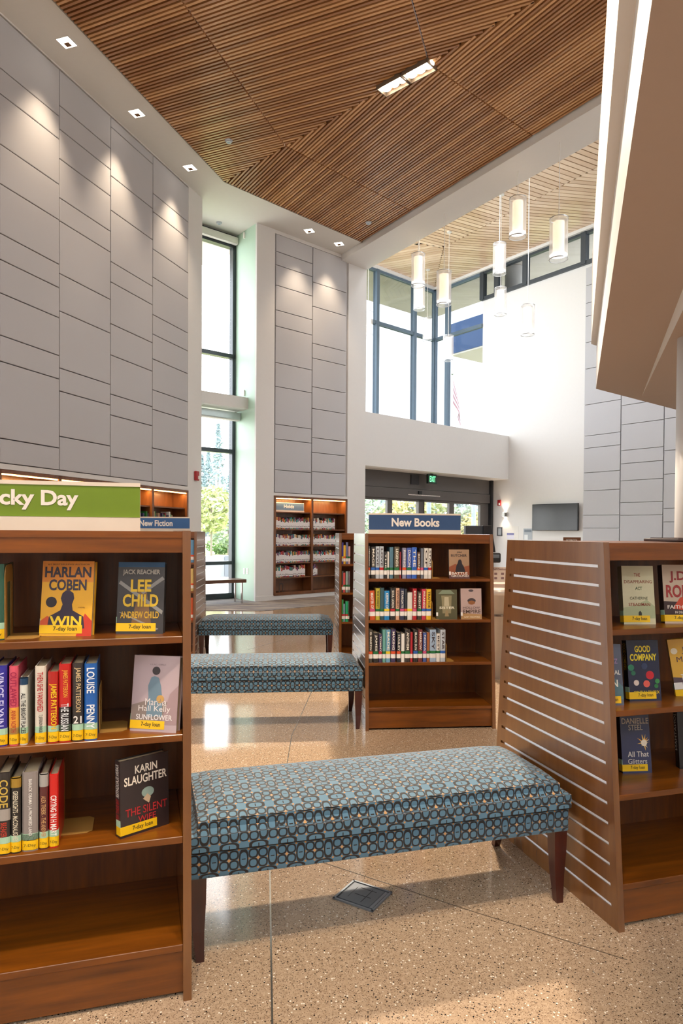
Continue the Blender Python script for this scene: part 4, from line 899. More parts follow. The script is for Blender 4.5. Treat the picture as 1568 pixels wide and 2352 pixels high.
# ================================================================= BUILT-IN WALL SHELVES
bpy.context.view_layer.update()
LED = glow('#ffb866', 14, 'led_strip')
TOPS_W = [1.78, 1.43, 1.09, .745, .45, .155]
BUILTW = wood('builtin_wood', lin('#5d3416'), lin('#83502a'), (10, 10, 1.2))
def builtin(name, p, yaw, xs, z0, z1, label, depth=.30):
    root = empty(name, p, yaw, label, 'bookcase'); t = .05
    m = MB()
    for x in xs: m.box(x - (0 if x == xs[0] else (t if x == xs[-1] else t / 2)), x + (t if x == xs[0] else (0 if x == xs[-1] else t / 2)), -.012, depth, z0, z1)
    m.box(xs[0], xs[-1], -.012, depth, z1 - .045, z1); m.box(xs[0], xs[-1], -.012, depth, z0, z0 + .06); m.build('case_frame', BUILTW, root)
    MB().box(xs[0], xs[-1], depth - .012, depth, z0, z1).build('back_panel', BUILTW, root)
    for a, b in zip(xs, xs[1:]):
        a += t / 2 if a != xs[0] else t; b -= t / 2 if b != xs[-1] else t
        for z in TOPS_W[:-1]: MB().box(a, b, .012 if z != TOPS_W[0] else .03, depth - .012, z - .022, z).build('shelf', BUILTW, root)
        MB().box(a + .01, b - .01, .0, .02, z1 - .062, z1 - .047).build('led_strip', LED, root)
        c = root.matrix_basis @ Vector(((a + b) / 2, .05, z1 - .07))
        l = light('AREA', 'shelf_light', c, 7, (1, .62, .25), root.matrix_basis @ Vector(((a + b) / 2, .16, z1 - .6)), b - a - .04, .02)
    return root
hold = builtin('bookcase', PM, MYAW, [aL, (aL + bL) / 2, bL], .09, 2.10, 'built-in wood bookcase full of white-wrapped holds beside the green wall')
lx = [(flatp(onv(x, 1110, PL, LYAW)) - PL).dot(dL) for x in (-400, -180, -2, 137, 253.5, 350, 431.5)]
wallcase = builtin('bookcase', PL, LYAW, lx, .02, 2.085, 'long built-in wood bookcase under the left wall panels')
# holds books: each wrapped in a white slip
rnd = random.Random(5)
cols = ['#8a2f34', '#2f4b6a', '#3c3a38', '#b9863c', '#6d7a80', '#c9b9a0', '#4a6a4a', '#7a4a6a', '#d0ccc4', '#b5342c', '#2d8a8a', '#c98a4a']
SLIP = flat('#e6e1df', .6); SLIPM = flat('#d6d0cc', .6)
protos = []
for c in cols:
    for k in range(2):
        m = MB(); m.mi = 0; m.box(-.5, .5, 0, .17, 0, 1); m.mi = 1; m.box(-.505, .505, -.002, .12, .10 + .04 * k, .66 + .08 * k); m.mi = 2; m.box(-.3, .3, -.003, -.001, .22, .29); me = m.build('book', [flat(c, .5), SLIP, flat('#4a4648', .6)]); protos.append(me.data); bpy.data.objects.remove(me)
def holds_row(case, x0, x1, zs, rowname, bay, fill):
    x = x0 + .006; end = x0 + (x1 - x0) * fill
    while x < end - .012:
        w = rnd.choice([.018, .022, .026, .030, .034, .04]); w = min(w, max(.012, end - x))
        h = rnd.uniform(.19, .245)
        o = bpy.data.objects.new('book', rnd.choice(protos)); C.objects.link(o); o.parent = None
        M = case.matrix_basis @ Matrix.Translation((x + w / 2, .035, zs)); o.matrix_world = M; o.scale = (w - .001, 1, h); x += w
        tag(o, f'book in a white hold slip standing in the {rowname} row of the {bay} holds bay', 'book', f'white-slipped books, {rowname} row, {bay} holds bay')
mid = (aL + bL) / 2
for zs, nm, f1_, f2_ in zip(TOPS_W[1:5], ('highest', 'second', 'third', 'fourth'), (1, 1, 1, .86), (.70, 1, 1, .17)):
    holds_row(hold, aL + .05, mid - .025, zs, nm, 'left', f1_); holds_row(hold, mid + .025, bL - .05, zs, nm, 'right', f2_)
o = empty('bookend', hold.matrix_basis @ Vector((bL - .30, .03, TOPS_W[5])), MYAW, 'pale wood-coloured bookend on the bottom shelf of the right holds bay', 'bookend')
MB().plate([(0, 0), (.035, 0), (.035, .15), (.10, .15), (.10, 0), (.135, 0), (.135, .16), (.115, .185), (.02, .185), (0, .16)], 'y', 0, .004).build('upright', flat('#c9a678', .4), o); MB().box(0, .135, .004, .09, 0, .003).build('foot', flat('#c9a678', .4), o)
o = empty('bookend', hold.matrix_basis @ Vector((aL + .16, .03, TOPS_W[5])), MYAW, 'dark bookend on the bottom shelf of the left holds bay', 'bookend')
MB().plate([(0, 0), (.02, 0), (.02, .15), (.09, .15), (.09, 0), (.11, 0), (.11, .16), (.09, .18), (.02, .18), (0, .16)], 'y', 0, .004).build('upright', flat('#3a241a', .4), o); MB().box(0, .11, .004, .09, 0, .003).build('foot', flat('#3a241a', .4), o)
# holds sign stands on the top shelf
o = empty('shelf_sign', hold.matrix_basis @ Vector(((aL + mid) / 2 - .06, .07, TOPS_W[0])), MYAW, 'blue sign with white letters on the top shelf of the left holds bay', 'sign')
w_ = (mid - aL) / 2 - .11
MB().box(-w_, w_, -.02, .02, 0, .03).build('sign_base', SIGNB, o); MB().box(-w_, w_, -.008, .008, .03, .19).build('sign_frame', SIGNB, o); hp = MB().box(-w_ + .01, w_ - .01, -.012, -.006, .035, .178).build('sign_panel', flat('#6d87a4', .35), o)
text(hp, 'Holds', -.14, .12, .075, .15, -.0135, flat('#f4f0ea', .5), .03, 'sign_lettering')
# few books on the left wall case
wcx = list(zip(lx, lx[1:]))
def wall_books(bay, x0, n, zs, nm):
    x = x0
    for k in range(n):
        c, cn = rnd.choice([('#2f7a3a', 'green'), ('#e2ded6', 'white'), ('#3a3a5c', 'navy'), ('#b9a07a', 'tan'), ('#5a4a6a', 'purple'), ('#8a2f34', 'dark red')]); w = rnd.uniform(.025, .045); h = rnd.uniform(.20, .28)
        b = MB().box(0, w - .002, 0, .17, 0, h); b.bevel(.003, 1); b = b.build('book', flat(c, .4)); b.matrix_world = wallcase.matrix_basis @ Matrix.Translation((x, .05, zs)); x += w + (.05 if rnd.random() < .2 else 0)
        tag(b, f'small book low in the lit {nm} bay of the left wall shelves', 'book', f'books in the {nm} bay of the left wall shelves')
wall_books(5, lx[5] + .08, 13, TOPS_W[1], 'rightmost'); wall_books(4, lx[5] - .30, 7, TOPS_W[1], 'second rightmost')

# ================================================================= ROOM FITTINGS
def downlight(px, py, label, aim, watts=70):
    p = onz(px, py, ZC); o = empty('recessed_downlight', (p.x, p.y, ZC), LYAW, label, 'light', 'square downlights in the white ceiling')
    m = MB(); s, t = .10, .085
    for a in ((-s, s, -s, -t), (-s, s, t, s), (-s, -t, -t, t), (t, s, -t, t)): m.box(a[0], a[1], a[2], a[3], -.006, .0)
    m.build('trim_ring', WHITE, o); MB().box(-t, t, -t, t, -.003, -.001).build('lens', glow('#fff0dc', 9, 'lamp_lens'), o); MB().box(.0, t * .8, -t * .3, t * .55, -.006, -.0035).build('baffle', flat('#7a5638', .5), o)
    light('SPOT', 'downlight_beam', (p.x, p.y, ZC - .03), watts, (1, .78, .55), aim, .06, angle=66, blend=1.0)
for px, py, lb in ((153, 97, 'square downlight nearest the upper left corner of the picture'), (314, 260, 'middle of three square downlights over the left wall'), (436, 385, 'square downlight nearest the tall window, over the left wall')):
    p = onz(px, py, ZC); q = PL + dL * (Vector((p.x, p.y, 0)) - PL).dot(dL); downlight(px, py, lb, (q.x, q.y, 2.6), 230)
for px, py, lb in ((710, 530, 'left of two square downlights above the holds wall'), (778.5, 560, 'right of two square downlights above the holds wall')):
    p = onz(px, py, ZC); q = PM + dM * (Vector((p.x, p.y, 0)) - PM).dot(dM); downlight(px, py, lb, (q.x, q.y, 2.6), 190)
# strip of six lamps in the wood ceiling
sa, sb = onz(878, 208, ZW - .02), onz(989, 148, ZW - .02); syaw = math.degrees(math.atan2((sb - sa).x, (sb - sa).y)); SLn = flatp(sb - sa).length
lb_ = empty('ceiling_spotlight_bar', (sa.x, sa.y, ZW - .02), syaw, 'recessed bar of six warm spotlights in the wood slat ceiling', 'light')
m = MB(); wb = .11
for x0, x1 in ((-.02, SLn / 2 - .01), (SLn / 2 + .01, SLn + .02)):
    m.box(x0, x1, -wb, -wb + .012, -.03, .03); m.box(x0, x1, wb - .012, wb, -.03, .03); m.box(x0, x0 + .012, -wb, wb, -.03, .03); m.box(x1 - .012, x1, -wb, wb, -.03, .03); m.box(x0, x1, -wb, wb, .028, .034)
m.build('housing', flat('#7a6a5a', .4, .3), lb_)
for k in range(6):
    x = SLn * (k + .5) / 6 + (.03 if k > 2 else -.0)
    lp = MB().lathe([(0, 0), (.055, 0), (.068, .012), (.075, .035)], (x, 0, -.012), 20).build('lamp', glow('#fff2dc', 12, 'spot_lamp'), lb_)
    w = lb_.matrix_basis @ Vector((x, 0, -.06)); tg = [(-.2, 1.0, 0), (1.3, 1.4, 0), (.4, 2.2, 0), (1.6, 3.2, 0), (.2, 4.2, 0), (1.4, 5.4, 0)][k]
    light('SPOT', 'spot_beam', w, 200 if k < 3 else 1200, WARM, tg, .035, angle=62, blend=.8)
# sprinkler heads and detectors
for px, py, z, lb in ((525, 323, ZW, 'small round sensor on the left slat field'), (846, 511, ZW, 'small round sensor near the far corner of the slats'), (503, 511, ZC, 'tiny disc on the white ceiling near the tall window')):
    p = onz(px, py, z); o = empty('ceiling_sensor', (p.x, p.y, z), 90, lb, 'sensor')
    MB().lathe([(0, -.03), (.04, -.03), (.055, -.012), (.06, 0), (0, 0)], (0, 0, 0), 20).build('sensor_body', flat('#b9c2cc', .4, .2), o); MB().lathe([(0, -.034), (.018, -.034), (.02, -.03)], (0, 0, 0), 12).build('lens', flat('#8aa0b5', .3), o)

# pendants ------------------------------------------------------------
PSH = N('inner_shade'); PSH.set((.95, .9, .82), .6); PSH.b.inputs['Emission Color'].default_value = (*lin('#ffdcb4'), 1); PSH.b.inputs['Emission Strength'].default_value = 1.0
def pendant(cx, y0, y1, w, label, proto=None):
    rad = .135; Y = 2 * rad * FPX / w; d = ray(cx, (y0 + y1) / 2); p = O + d * (Y / d.y); d0, d1 = ray(cx, y1 - w * .12), ray(cx, y0 + w * .12)
    zb_, zt_ = (O + d0 * (Y / d0.y)).z, (O + d1 * (Y / d1.y)).z; H_ = min(.72, max(.6, zt_ - zb_))
    o = empty('pendant_lamp', (p.x, p.y, zb_), 90, label, 'lamp', 'white cylinder pendants in the lobby')
    seg = 28
    MB().lathe([(rad, 0), (rad, H_)], (0, 0, 0), seg).build('outer_shade', SHEER, o, True)
    MB().lathe([(rad * .62, .09), (rad * .62, H_ - .05)], (0, 0, 0), seg).build('inner_shade', PSH.m, o, True)
    MB().lathe([(0, .06), (rad * .97, .06), (rad * .97, .065), (0, .065)], (0, 0, 0), seg).build('diffuser', glow('#fffaf2', 1.4, 'diffuser'), o)
    for z in (.0, H_): MB().lathe([(rad - .003, z - .006), (rad + .003, z - .006), (rad + .003, z + .006), (rad - .003, z + .006), (rad - .003, z - .006)], (0, 0, 0), seg).build('shade_ring', flat('#b5b8bc', .3, .6), o)
    MB().box(-rad, rad, -.004, .004, H_ - .01, H_ - .002).build('spider_bar', flat('#b5b8bc', .3, .6), o)
    top = ZLB - zb_
    MB().tube((0, 0, H_ - .01), (0, 0, top), .006, None, 8).build('cord', flat('#e6e2dc', .5), o); MB().lathe([(0, top), (.06, top), (.06, top - .025), (0, top - .03)], (0, 0, 0), 20).build('ceiling_canopy', flat('#d5d2cc', .4), o)
for a in ((1188.5, 452, 549, 38, 'white cylinder pendant hanging highest of the lobby group, in front of the brown planks'), (1282.5, 498, 601, 41, 'biggest white pendant, farthest right in the lobby'), (960, 581, 660, 31, 'upper of two white pendants overlapping one above the other'), (1019, 622, 704, 33.5, 'white pendant in front of the corner mullion of the lobby windows'), (1146.5, 557, 633, 29.5, 'white pendant beside the round white column'), (962.5, 652, 714, 26, 'lower of two white pendants overlapping one above the other'), (981, 730, 784, 21, 'small far white pendant between the corner mullion and its neighbour'), (1029, 769, 831, 24, 'small white pendant in front of the blue canopy outside'), (1149, 659, 726, 27, 'white pendant directly under the one beside the column'), (1211.5, 701, 773, 30, 'lowest white pendant, alone against the white wall'), (845, 714, 772, 22, 'white pendant half hidden by the edge of the holds wall')): pendant(*a)

# things on walls -----------------------------------------------------
def on_wall(p, yaw, px, py): return onv(px, py, p, yaw)
def strobe(pos, yaw, label):
    o = empty('fire_alarm_strobe', pos, yaw, label, 'alarm')
    m = MB().box(-.055, .055, -.05, 0, -.085, .085); m.bevel(.012); m.build('housing', flat('#a3161c', .35), o)
    m = MB().box(-.0, .05, -.062, -.048, -.06, .0); m.bevel(.006); m.build('flash_lens', flat('#e9e4e0', .2), o)
strobe(on_wall(PL, LYAW, 449, 1093), LYAW, 'red fire alarm strobe on the white strip beside the tall window')
strobe(on_wall(B_r, RYAW, 1147.5, 1155), RYAW + 180, 'red fire alarm strobe on the white lobby wall')
wy = RYAW + 180
o = empty('wall_sconce', on_wall(B_r, RYAW, 1160.5, 1182), wy, 'small up and down wall sconce under the red strobe in the lobby', 'lamp')
m = MB().box(-.05, .05, -.1, 0, -.06, .06); m.bevel(.006); m.build('body', flat('#8d8a84', .3, .6), o)
for s in (-1, 1):
    MB().box(-.04, .04, -.09, -.01, s * .061 - .001, s * .061 + .001).build('lens', glow('#fff0d8', 10, 'sconce_lens'), o)
    w = o.matrix_basis @ Vector((0, -.06, s * .09)); light('SPOT', 'sconce_beam', w, 14, (1, .82, .62), w + Vector((0, 0, s)), .02, angle=110, blend=.9)
tl, brr = on_wall(B_r, RYAW, 1227, 1159), on_wall(B_r, RYAW, 1331.5, 1219)
tv = empty('television', ((tl + brr) / 2).to_tuple(), wy, 'wall mounted black television on the white lobby wall', 'television'); tw, th_ = flatp(brr - tl).length / 2, (tl.z - brr.z) / 2
m = MB().box(-tw, tw, -.10, -.05, -th_, th_); m.bevel(.006); m.build('casing', BLACKP, tv); MB().box(-tw + .015, tw - .015, -.102, -.099, -th_ + .015, th_ - .015).build('screen', flat('#2f2e2c', .25), tv); MB().box(-.2, .2, -.05, 0, -.2, .2).build('wall_bracket', BLACKP, tv)
def sheet(px0, py0, px1, py1, label, cat, nm, build):
    a, b = on_wall(B_r, RYAW, px0, py0), on_wall(B_r, RYAW, px1, py1); c = (a + b) / 2; o = empty(nm, c, wy, label, cat); build(o, flatp(b - a).length / 2, (a.z - b.z) / 2)
def framed(o, w, h):
    m = MB(); t = .03
    for q in ((-w, w, h - t, h), (-w, w, -h, -h + t), (-w, -w + t, -h, h), (w - t, w, -h, h)): m.box(q[0], q[1], -.02, 0, q[2], q[3])
    m.build('frame', flat('#3a3d42', .4), o); MB().box(-w + t, w - t, -.008, -.002, -h + t, h - t).build('notice', flat('#aab0b5', .5), o)
sheet(1142, 1211, 1153, 1231, 'small dark framed notice on the white lobby wall', 'notice', 'framed_notice', framed)
sheet(1164, 1224, 1180, 1238, 'lavender paper notice peeking above the slatted end panel', 'notice', 'paper_notice', lambda o, w, h: (MB().box(-w, w, -.004, 0, -h, h).build('paper', flat('#d6d4e2', .6), o), MB().box(-w, w, -.005, -.003, h * .3, h).build('heading', flat('#7f7fae', .6), o)))
sheet(1202, 1214, 1222, 1240, 'grey blue poster on the wall left of the television', 'poster', 'wall_poster', lambda o, w, h: (MB().box(-w, w, -.004, 0, -h, h).build('paper', flat('#a9b0b8', .6), o), MB().box(-w * .8, w * .8, -.005, -.003, h * .35, h * .8).build('heading', flat('#76808c', .6), o), MB().box(-w * .8, 0, -.005, -.003, -h, -h * .1).build('photo', flat('#dfe2e4', .6), o)))
sheet(1157, 1209, 1190, 1260, 'faint white panel on the lobby wall behind the notices', 'panel', 'wall_panel', lambda o, w, h: MB().box(-w, w, -.003, 0, -h, h).build('plate', flat('#dedbd6', .6), o))
# brown counter sign behind the right case
cs = ray(1313, 1240); Yc = 10.5; cpos = O + cs * (Yc / cs.y)
o = empty('counter_sign', (cpos.x, cpos.y, 0), 135, 'brown sign with pale lettering just above the slatted end panel', 'sign')
MB().box(-.14, .14, -.01, .01, 1.20, cpos.z + .04).build('sign_panel', flat('#8a5a38', .5), o); text(o, 'INFORMATION', -.09, .09, cpos.z - .02, cpos.z + .012, -.0125, flat('#efe6da', .5), .02, 'sign_lettering'); MB().box(-.25, .25, -.15, .15, 0, 1.2).build('stand', BUILTW, o)
# exit sign
ex = onv(991, 1097, F0 - nM * -.0, MYAW); exz = 2.90
exq = onv(991, 1098, F0 + nM * .35, MYAW); o = empty('exit_sign', (exq.x, exq.y, 2.90), MYAW, 'green lit EXIT sign hanging over the entrance doors', 'sign')
m = MB().box(-.17, .17, -.03, .03, -.26, -.02); m.bevel(.004); m.build('housing', flat('#0c2a1e', .4), o); MB().box(-.04, .04, -.02, .02, -.02, 0).build('mount', BLACKP, o)
MB().box(-.15, .15, -.033, -.029, -.245, -.035).build('face', flat('#08382a', .35), o); text(o, 'EXIT', -.115, .115, -.215, -.065, -.0355, glow('#2dffa0', 1.6, 'exit_letters'), .02, 'sign_lettering')
text(door, 'AUTOMATIC CAUTION DOOR', ua + .02, ub - .02, 2.338, 2.357, -.0345, flat('#7a6a6a', .5), .0, 'door_lettering')
# outlets on the green wall
for px, lb in ((561, 'left of two white outlets low on the green wall'), (568, 'right of two white outlets low on the green wall')):
    p = onv(px, 1312, PM, gy); o = empty('wall_outlet', p, gy + 180, lb, 'outlet')
    m = MB().box(-.035, .035, -.008, 0, -.06, .06); m.bevel(.002, 1); m.build('cover_plate', flat('#efeeea', .4), o); m = MB()
    for z in (-.025, .025): m.box(-.017, .017, -.0095, -.007, z - .014, z + .014)
    m.build('socket', flat('#d3d2cd', .4), o)
for px, py, lb in ((562, 541, 'small white bracket at the top of the green wall'), (561.5, 903, 'small white bracket above the beige shelf on the green wall')):
    p = onv(px, py, PM, gy); m = MB().box(-.02, .02, -.03, 0, -.06, .06); m.bevel(.004, 1); o = m.build('wall_bracket', flat('#f0efe8', .4)); o.location = p; o.rotation_euler = (0, 0, R(90 - gy - 180)); tag(o, lb, 'bracket')
# bench at the window
wb_ = empty('window_bench', (0, 0, 0), WYAW, 'brown wooden bench with thin metal legs in front of the tall window', 'bench')
pr = onz(566, 1331, .46); pl = onz(466, 1336, .46); wyaw2 = math.degrees(math.atan2((pr - pl).x, (pr - pl).y)); wb_.location = flatp(pr); wb_.rotation_euler = (0, 0, R(90 - 58))
m = MB().box(-1.9, 0, 0, .42, .40, .465); m.bevel(.004); m.build('seat', BENCHW, wb_)
for x in (-.09, -1.8):
    for y in (.03, .36): MB().box(x, x + .03, y, y + .03, .006, .40).build('leg', CHROME, wb_)
# floor box
q = [onz(*p, 0) for p in ((771.6, 2067.9), (804, 2020.5), (893.3, 2050.3), (862.9, 2097.6))]; cfl = sum(q, Vector()) / 4; fx = ((q[3] - q[0]) + (q[2] - q[1])) / 2; fyaw = math.degrees(math.atan2(fx.x, fx.y))
o = empty('floor_box', cfl, fyaw, 'grey metal floor outlet box lid under the nearest bench', 'floor box'); hx, hy = fx.length / 2, ((q[1] - q[0]) + (q[2] - q[3])).length / 4
FB = flat('#6a7078', .4, .5); FBD = flat('#3a3e44', .5, .4); FBL = flat('#868d95', .35, .6)
m = MB()
for a in ((-hx, hx, -hy, -hy + .008), (-hx, hx, hy - .008, hy), (-hx, -hx + .008, -hy, hy), (hx - .008, hx, -hy, hy)): m.box(*a, 0, .006)
m.build('rim', FBL, o); MB().box(-hx + .008, hx - .008, -hy + .008, hy - .008, 0, .003).build('base', FBD, o)
m = MB().box(-hx + .014, hx - .024, -hy + .014, hy - .014, .002, .0055); m.bevel(.001, 1); m.build('lid', FB, o)
m = MB(); m.box(-hx * .35, hx * .45, -hy * .08 - .002, -hy * .08, .0055, .0062); m.box(-hx * .35, hx * .45, hy * .5, hy * .5 + .002, .0055, .0062); m.box(hx * .2, hx * .205 + .002, -hy * .6, hy * .6, .0055, .0062); m.box(-hx * .5, -hx * .49, -hy * .5, hy * .5, .0055, .0062); m.build('lid_groove', FBD, o)
m = MB(); m.box(hx - .022, hx - .010, -hy * .8, hy * .8, .002, .0055); m.build('cable_flap', FBL, o)

# self checkout station behind the middle case
kd = ray(1100, 1250); Yk = 7.0; kp = O + kd * (Yk / kd.y)
def at(px, py, Y): d = ray(px, py); return O + d * (Y / d.y)
mon = empty('monitor', flatp(at(1104, 1250, Yk)), 84, 'black checkout monitor seen over the top right of the middle bookcase', 'monitor')
def loc(px, py, Y=Yk): v = to_local(mon, at(px, py, Y)); return v.x, v.z
xa, zt_ = loc(1071, 1214); xb, _ = loc(1133, 1214); zt_ += .035; xm, _ = loc(1112, 1214); _, zl = loc(1110, 1268)
m = MB(); m.hexa([(xm, -.03, zl), (xb + .02, -.03, zl), (xb + .02, .02, zl), (xm, .02, zl), (xm, .04, zt_), (xb, .04, zt_), (xb, .09, zt_), (xm, .09, zt_)]); m.bevel(.004, 1); m.build('casing', flat('#1d2026', .3), mon)
m = MB(); m.box(xa, xm + .01, .05, .12, zl + .1, zt_ - .004); m.bevel(.004, 1); m.build('screen_back', flat('#353a42', .35), mon)
MB().box(-.1, .1, -.05, .15, .95, .97).build('stand_foot', BLACKP, mon); MB().tube((.0, .05, .97), (.0, .06, zl + .06), .03).build('stand_post', BLACKP, mon)
sc = empty('card_scanner', flatp(at(1136, 1280, Yk - .1)), 84, 'small black card reader sticking out right of the middle bookcase', 'scanner'); zc = at(1136, 1281, Yk - .1).z
m = MB().box(-.07, .05, -.05, .05, zc - .05, zc + .05); m.bevel(.015); m.build('reader_body', flat('#1c1e22', .3), sc); MB().box(-.05, .03, -.052, -.048, zc - .0, zc + .035).build('reader_screen', flat('#6d7680', .2), sc); MB().tube((-.02, .03, .95), (-.02, .03, zc - .04), .018).build('reader_arm', BLACKP, sc)
ck = empty('checkout_counter', flatp(at(1110, 1340, Yk + .2)), 84, 'pale counter of the checkout station behind the middle bookcase', 'counter'); zk = at(1146, 1345, Yk).z
m = MB().box(-.45, .32, -.22, .35, zk - .04, zk + .02); m.bevel(.004, 1); m.build('counter_top', flat('#dcc6b8', .5), ck); MB().box(-.4, .27, -.15, .3, .0, zk - .04).build('counter_base', flat('#dccfc4', .5), ck)
po = empty('checkout_sign', flatp(at(1146, 1318, Yk - .05)), 84, 'cream instruction sheet with small icons beside the slatted end panel', 'sign'); za, zb2 = at(1146, 1302, Yk).z, at(1146, 1336, Yk).z; po.location.z = zb2
hw = .085
MB().box(-hw, hw, -.004, .004, 0, za - zb2).build('sheet', flat('#e3cfc0', .6), po); text(po, 'Self-Checkout', -hw * .75, hw * .85, (za - zb2) * .8, (za - zb2) * .93, -.0055, flat('#7a3a2c', .6), .01, 'sign_lettering')
for cxk in (-.45, .4):
    for czk in (.25, .55): MB().box(hw * cxk - .015, hw * cxk + .015, -.0052, -.0035, (za - zb2) * czk - .01, (za - zb2) * czk + .012).build('icon', flat('#8a6a6a', .6), po)
bn_ = empty('steel_bin', flatp(at(1146, 1420, Yk - .55)), 84, 'tall brushed steel bin between the middle bookcase and the slatted end panel', 'bin')
zb3 = at(1146, 1352, Yk - .55).z
MB().lathe([(0, 0), (.12, 0), (.12, zb3 - .06), (.125, zb3 - .06), (.125, zb3), (0, zb3)], (0, 0, 0), 32).build('body', flat('#d9d0c6', .35, .3), bn_, True); MB().lathe([(.121, zb3 * .7), (.124, zb3 * .7), (.124, zb3 * .72), (.121, zb3 * .72)], (0, 0, 0), 32).build('band', flat('#8f857c', .3, .9), bn_)

# ================================================================= OUTSIDE
LAWN = N('lawn'); LAWN.set(LAWN.ramp(LAWN.noise(LAWN.coord(), 3, 4), [(.3, lin('#8f9a52')), (.7, lin('#b9bf86'))]), .95)
PAVE = flat('#cfc6bc', .8); CONC = flat('#8f959b', .8); ROADM = flat('#b5b9bd', .85)
gx = MB(); gx.prism([(-60, 31), (60, 31), (60, 140), (-60, 140)], -.35, -.12); gx.prism([(-60, 19.0), (-14.2, 19.0), (-14.2, 31), (-60, 31)], -.35, -.12); o = gx.build('ground_lawn', LAWN.m); structure(o)
structure(MB().prism([(-14, 20.4), (1.2, 20.4), (1.2, 31), (-14, 31)], .003, .012).build('ground_grass', LAWN.m))
structure(MB().prism([(-14, 14.2), (-1.6, 14.8), (.2, 17.4), (3.2, 22), (12, 22), (12, 30), (-4, 20.4), (-14, 20.4)], .002, .008).build('ground_patio', PAVE))
structure(MB().prism([(-60, 52), (60, 52), (60, 60), (-60, 60)], -.12, -.10).build('ground_road', ROADM))
wl_ = MB().box(-9, -3.52, 20.4, 20.65, .0, .62); wl_.bevel(.01, 1); tag(wl_.build('garden_wall', CONC), 'low grey concrete wall outside the tall window', 'wall')
o = MB().box(-3.5, -2.85, 20.3, 20.7, .0, .64).build('concrete_post', flat('#737b84', .8)); tag(o, 'dark grey concrete end post of the low wall outside', 'post')
od = ray(470, 1312); Yo = 18.6; o = MB().lathe([(0, .02), (.3, .02), (.42, .1), (.45, .2), (.4, .29), (.25, .33), (0, .335)], (0, 0, 0), 36).build('stone_seat', flat('#eceae6', .6), None, True); o.location = (od.x / od.y * Yo - .02, Yo, -.008); tag(o, 'round white pebble seat on the patio outside the tall window', 'seat')
# eaves over the windows
o = MB().prism([(p.x, p.y) for p in (W_left + nW * .3, W_right + nW * .3 + dW * .3, W_right + nW * 1.9 + dW * .6, W_left + nW * 1.9)], 7.42, 7.6).build('eave_soffit', EAVE); structure(o)
o = MB().prism([(p.x, p.y) for p in (G_left + nM * .15, G0 + nM * .15, G0 + nM * .15 - dR * 16 + Vector((0, 0, 0)), G0 - dR * 16 + R_n * 2.2, G0 + nM * 2.3 + R_n * 2.2, G_left + nM * 2.3)], 9.1, 9.3).build('eave_soffit_lobby', EAVE); structure(o)
# canopy and flag seen through the lobby glass
cd_ = ray(1034, 780); Yc2 = 27.0; c0_ = flatp(cd_) * (Yc2 / cd_.y)
cz0, cz1 = (O + ray(1036, 814) * (Yc2 / ray(1036, 814).y)).z, (O + ray(1036, 745) * (Yc2 / ray(1036, 745).y)).z
cn_ = empty('entrance_canopy', c0_, RYAW + 180, 'blue fascia of a canopy outside behind the lobby glass', 'canopy')
MB().box(0, 5.5, 0, 3.2, cz0, cz1).build('fascia', flat('#2f4c78', .5), cn_); MB().box(5.2, 5.4, 1.5, 1.7, 0, cz0 - .06).build('canopy_post', flat('#5b6a7a', .5), cn_); MB().box(.02, 5.5, .02, 3.2, cz0 - .06, cz0 - .001).build('canopy_soffit', flat('#d8cfc2', .6), cn_)
fd = ray(1038, 900); Yf = 33; fp = flatp(fd) * (Yf / fd.y); zt2 = (O + ray(1038, 862) * (Yf / ray(1038, 862).y)).z
fl = empty('flag_pole', fp, 90, 'thin flagpole outside the lobby glass', 'flagpole'); MB().tube((0, 0, 0), (0, 0, zt2), .05, .03).build('pole', flat('#d5d8dc', .3, .5), fl); MB().lathe([(0, 0), (.07, .05), (0, .12)], (0, 0, zt2), 12).build('finial', ALU, fl)
fg = MB(); n = 10; 
for s in range(7):
    fg.mi = s % 2
    for i in range(n):
        def P(i, s): u = i / n; return (.06 + .32 * math.sin(u * 2.4) * (.5 + .5 * u) + s * .02 * u, .10 * math.sin(u * 7 + s * .3), zt2 - .15 - 1.9 * u - s * .11 * (1 - u) - .2 * s * .3)
        fg.quad(P(i, s), P(i + 1, s), P(i + 1, s + 1), P(i, s + 1))
tag(fg.build('flag', [flat('#c08a90', .7), flat('#e6e6ea', .7)]), 'faded striped flag drooping from the pole outside', 'flag').location = fp
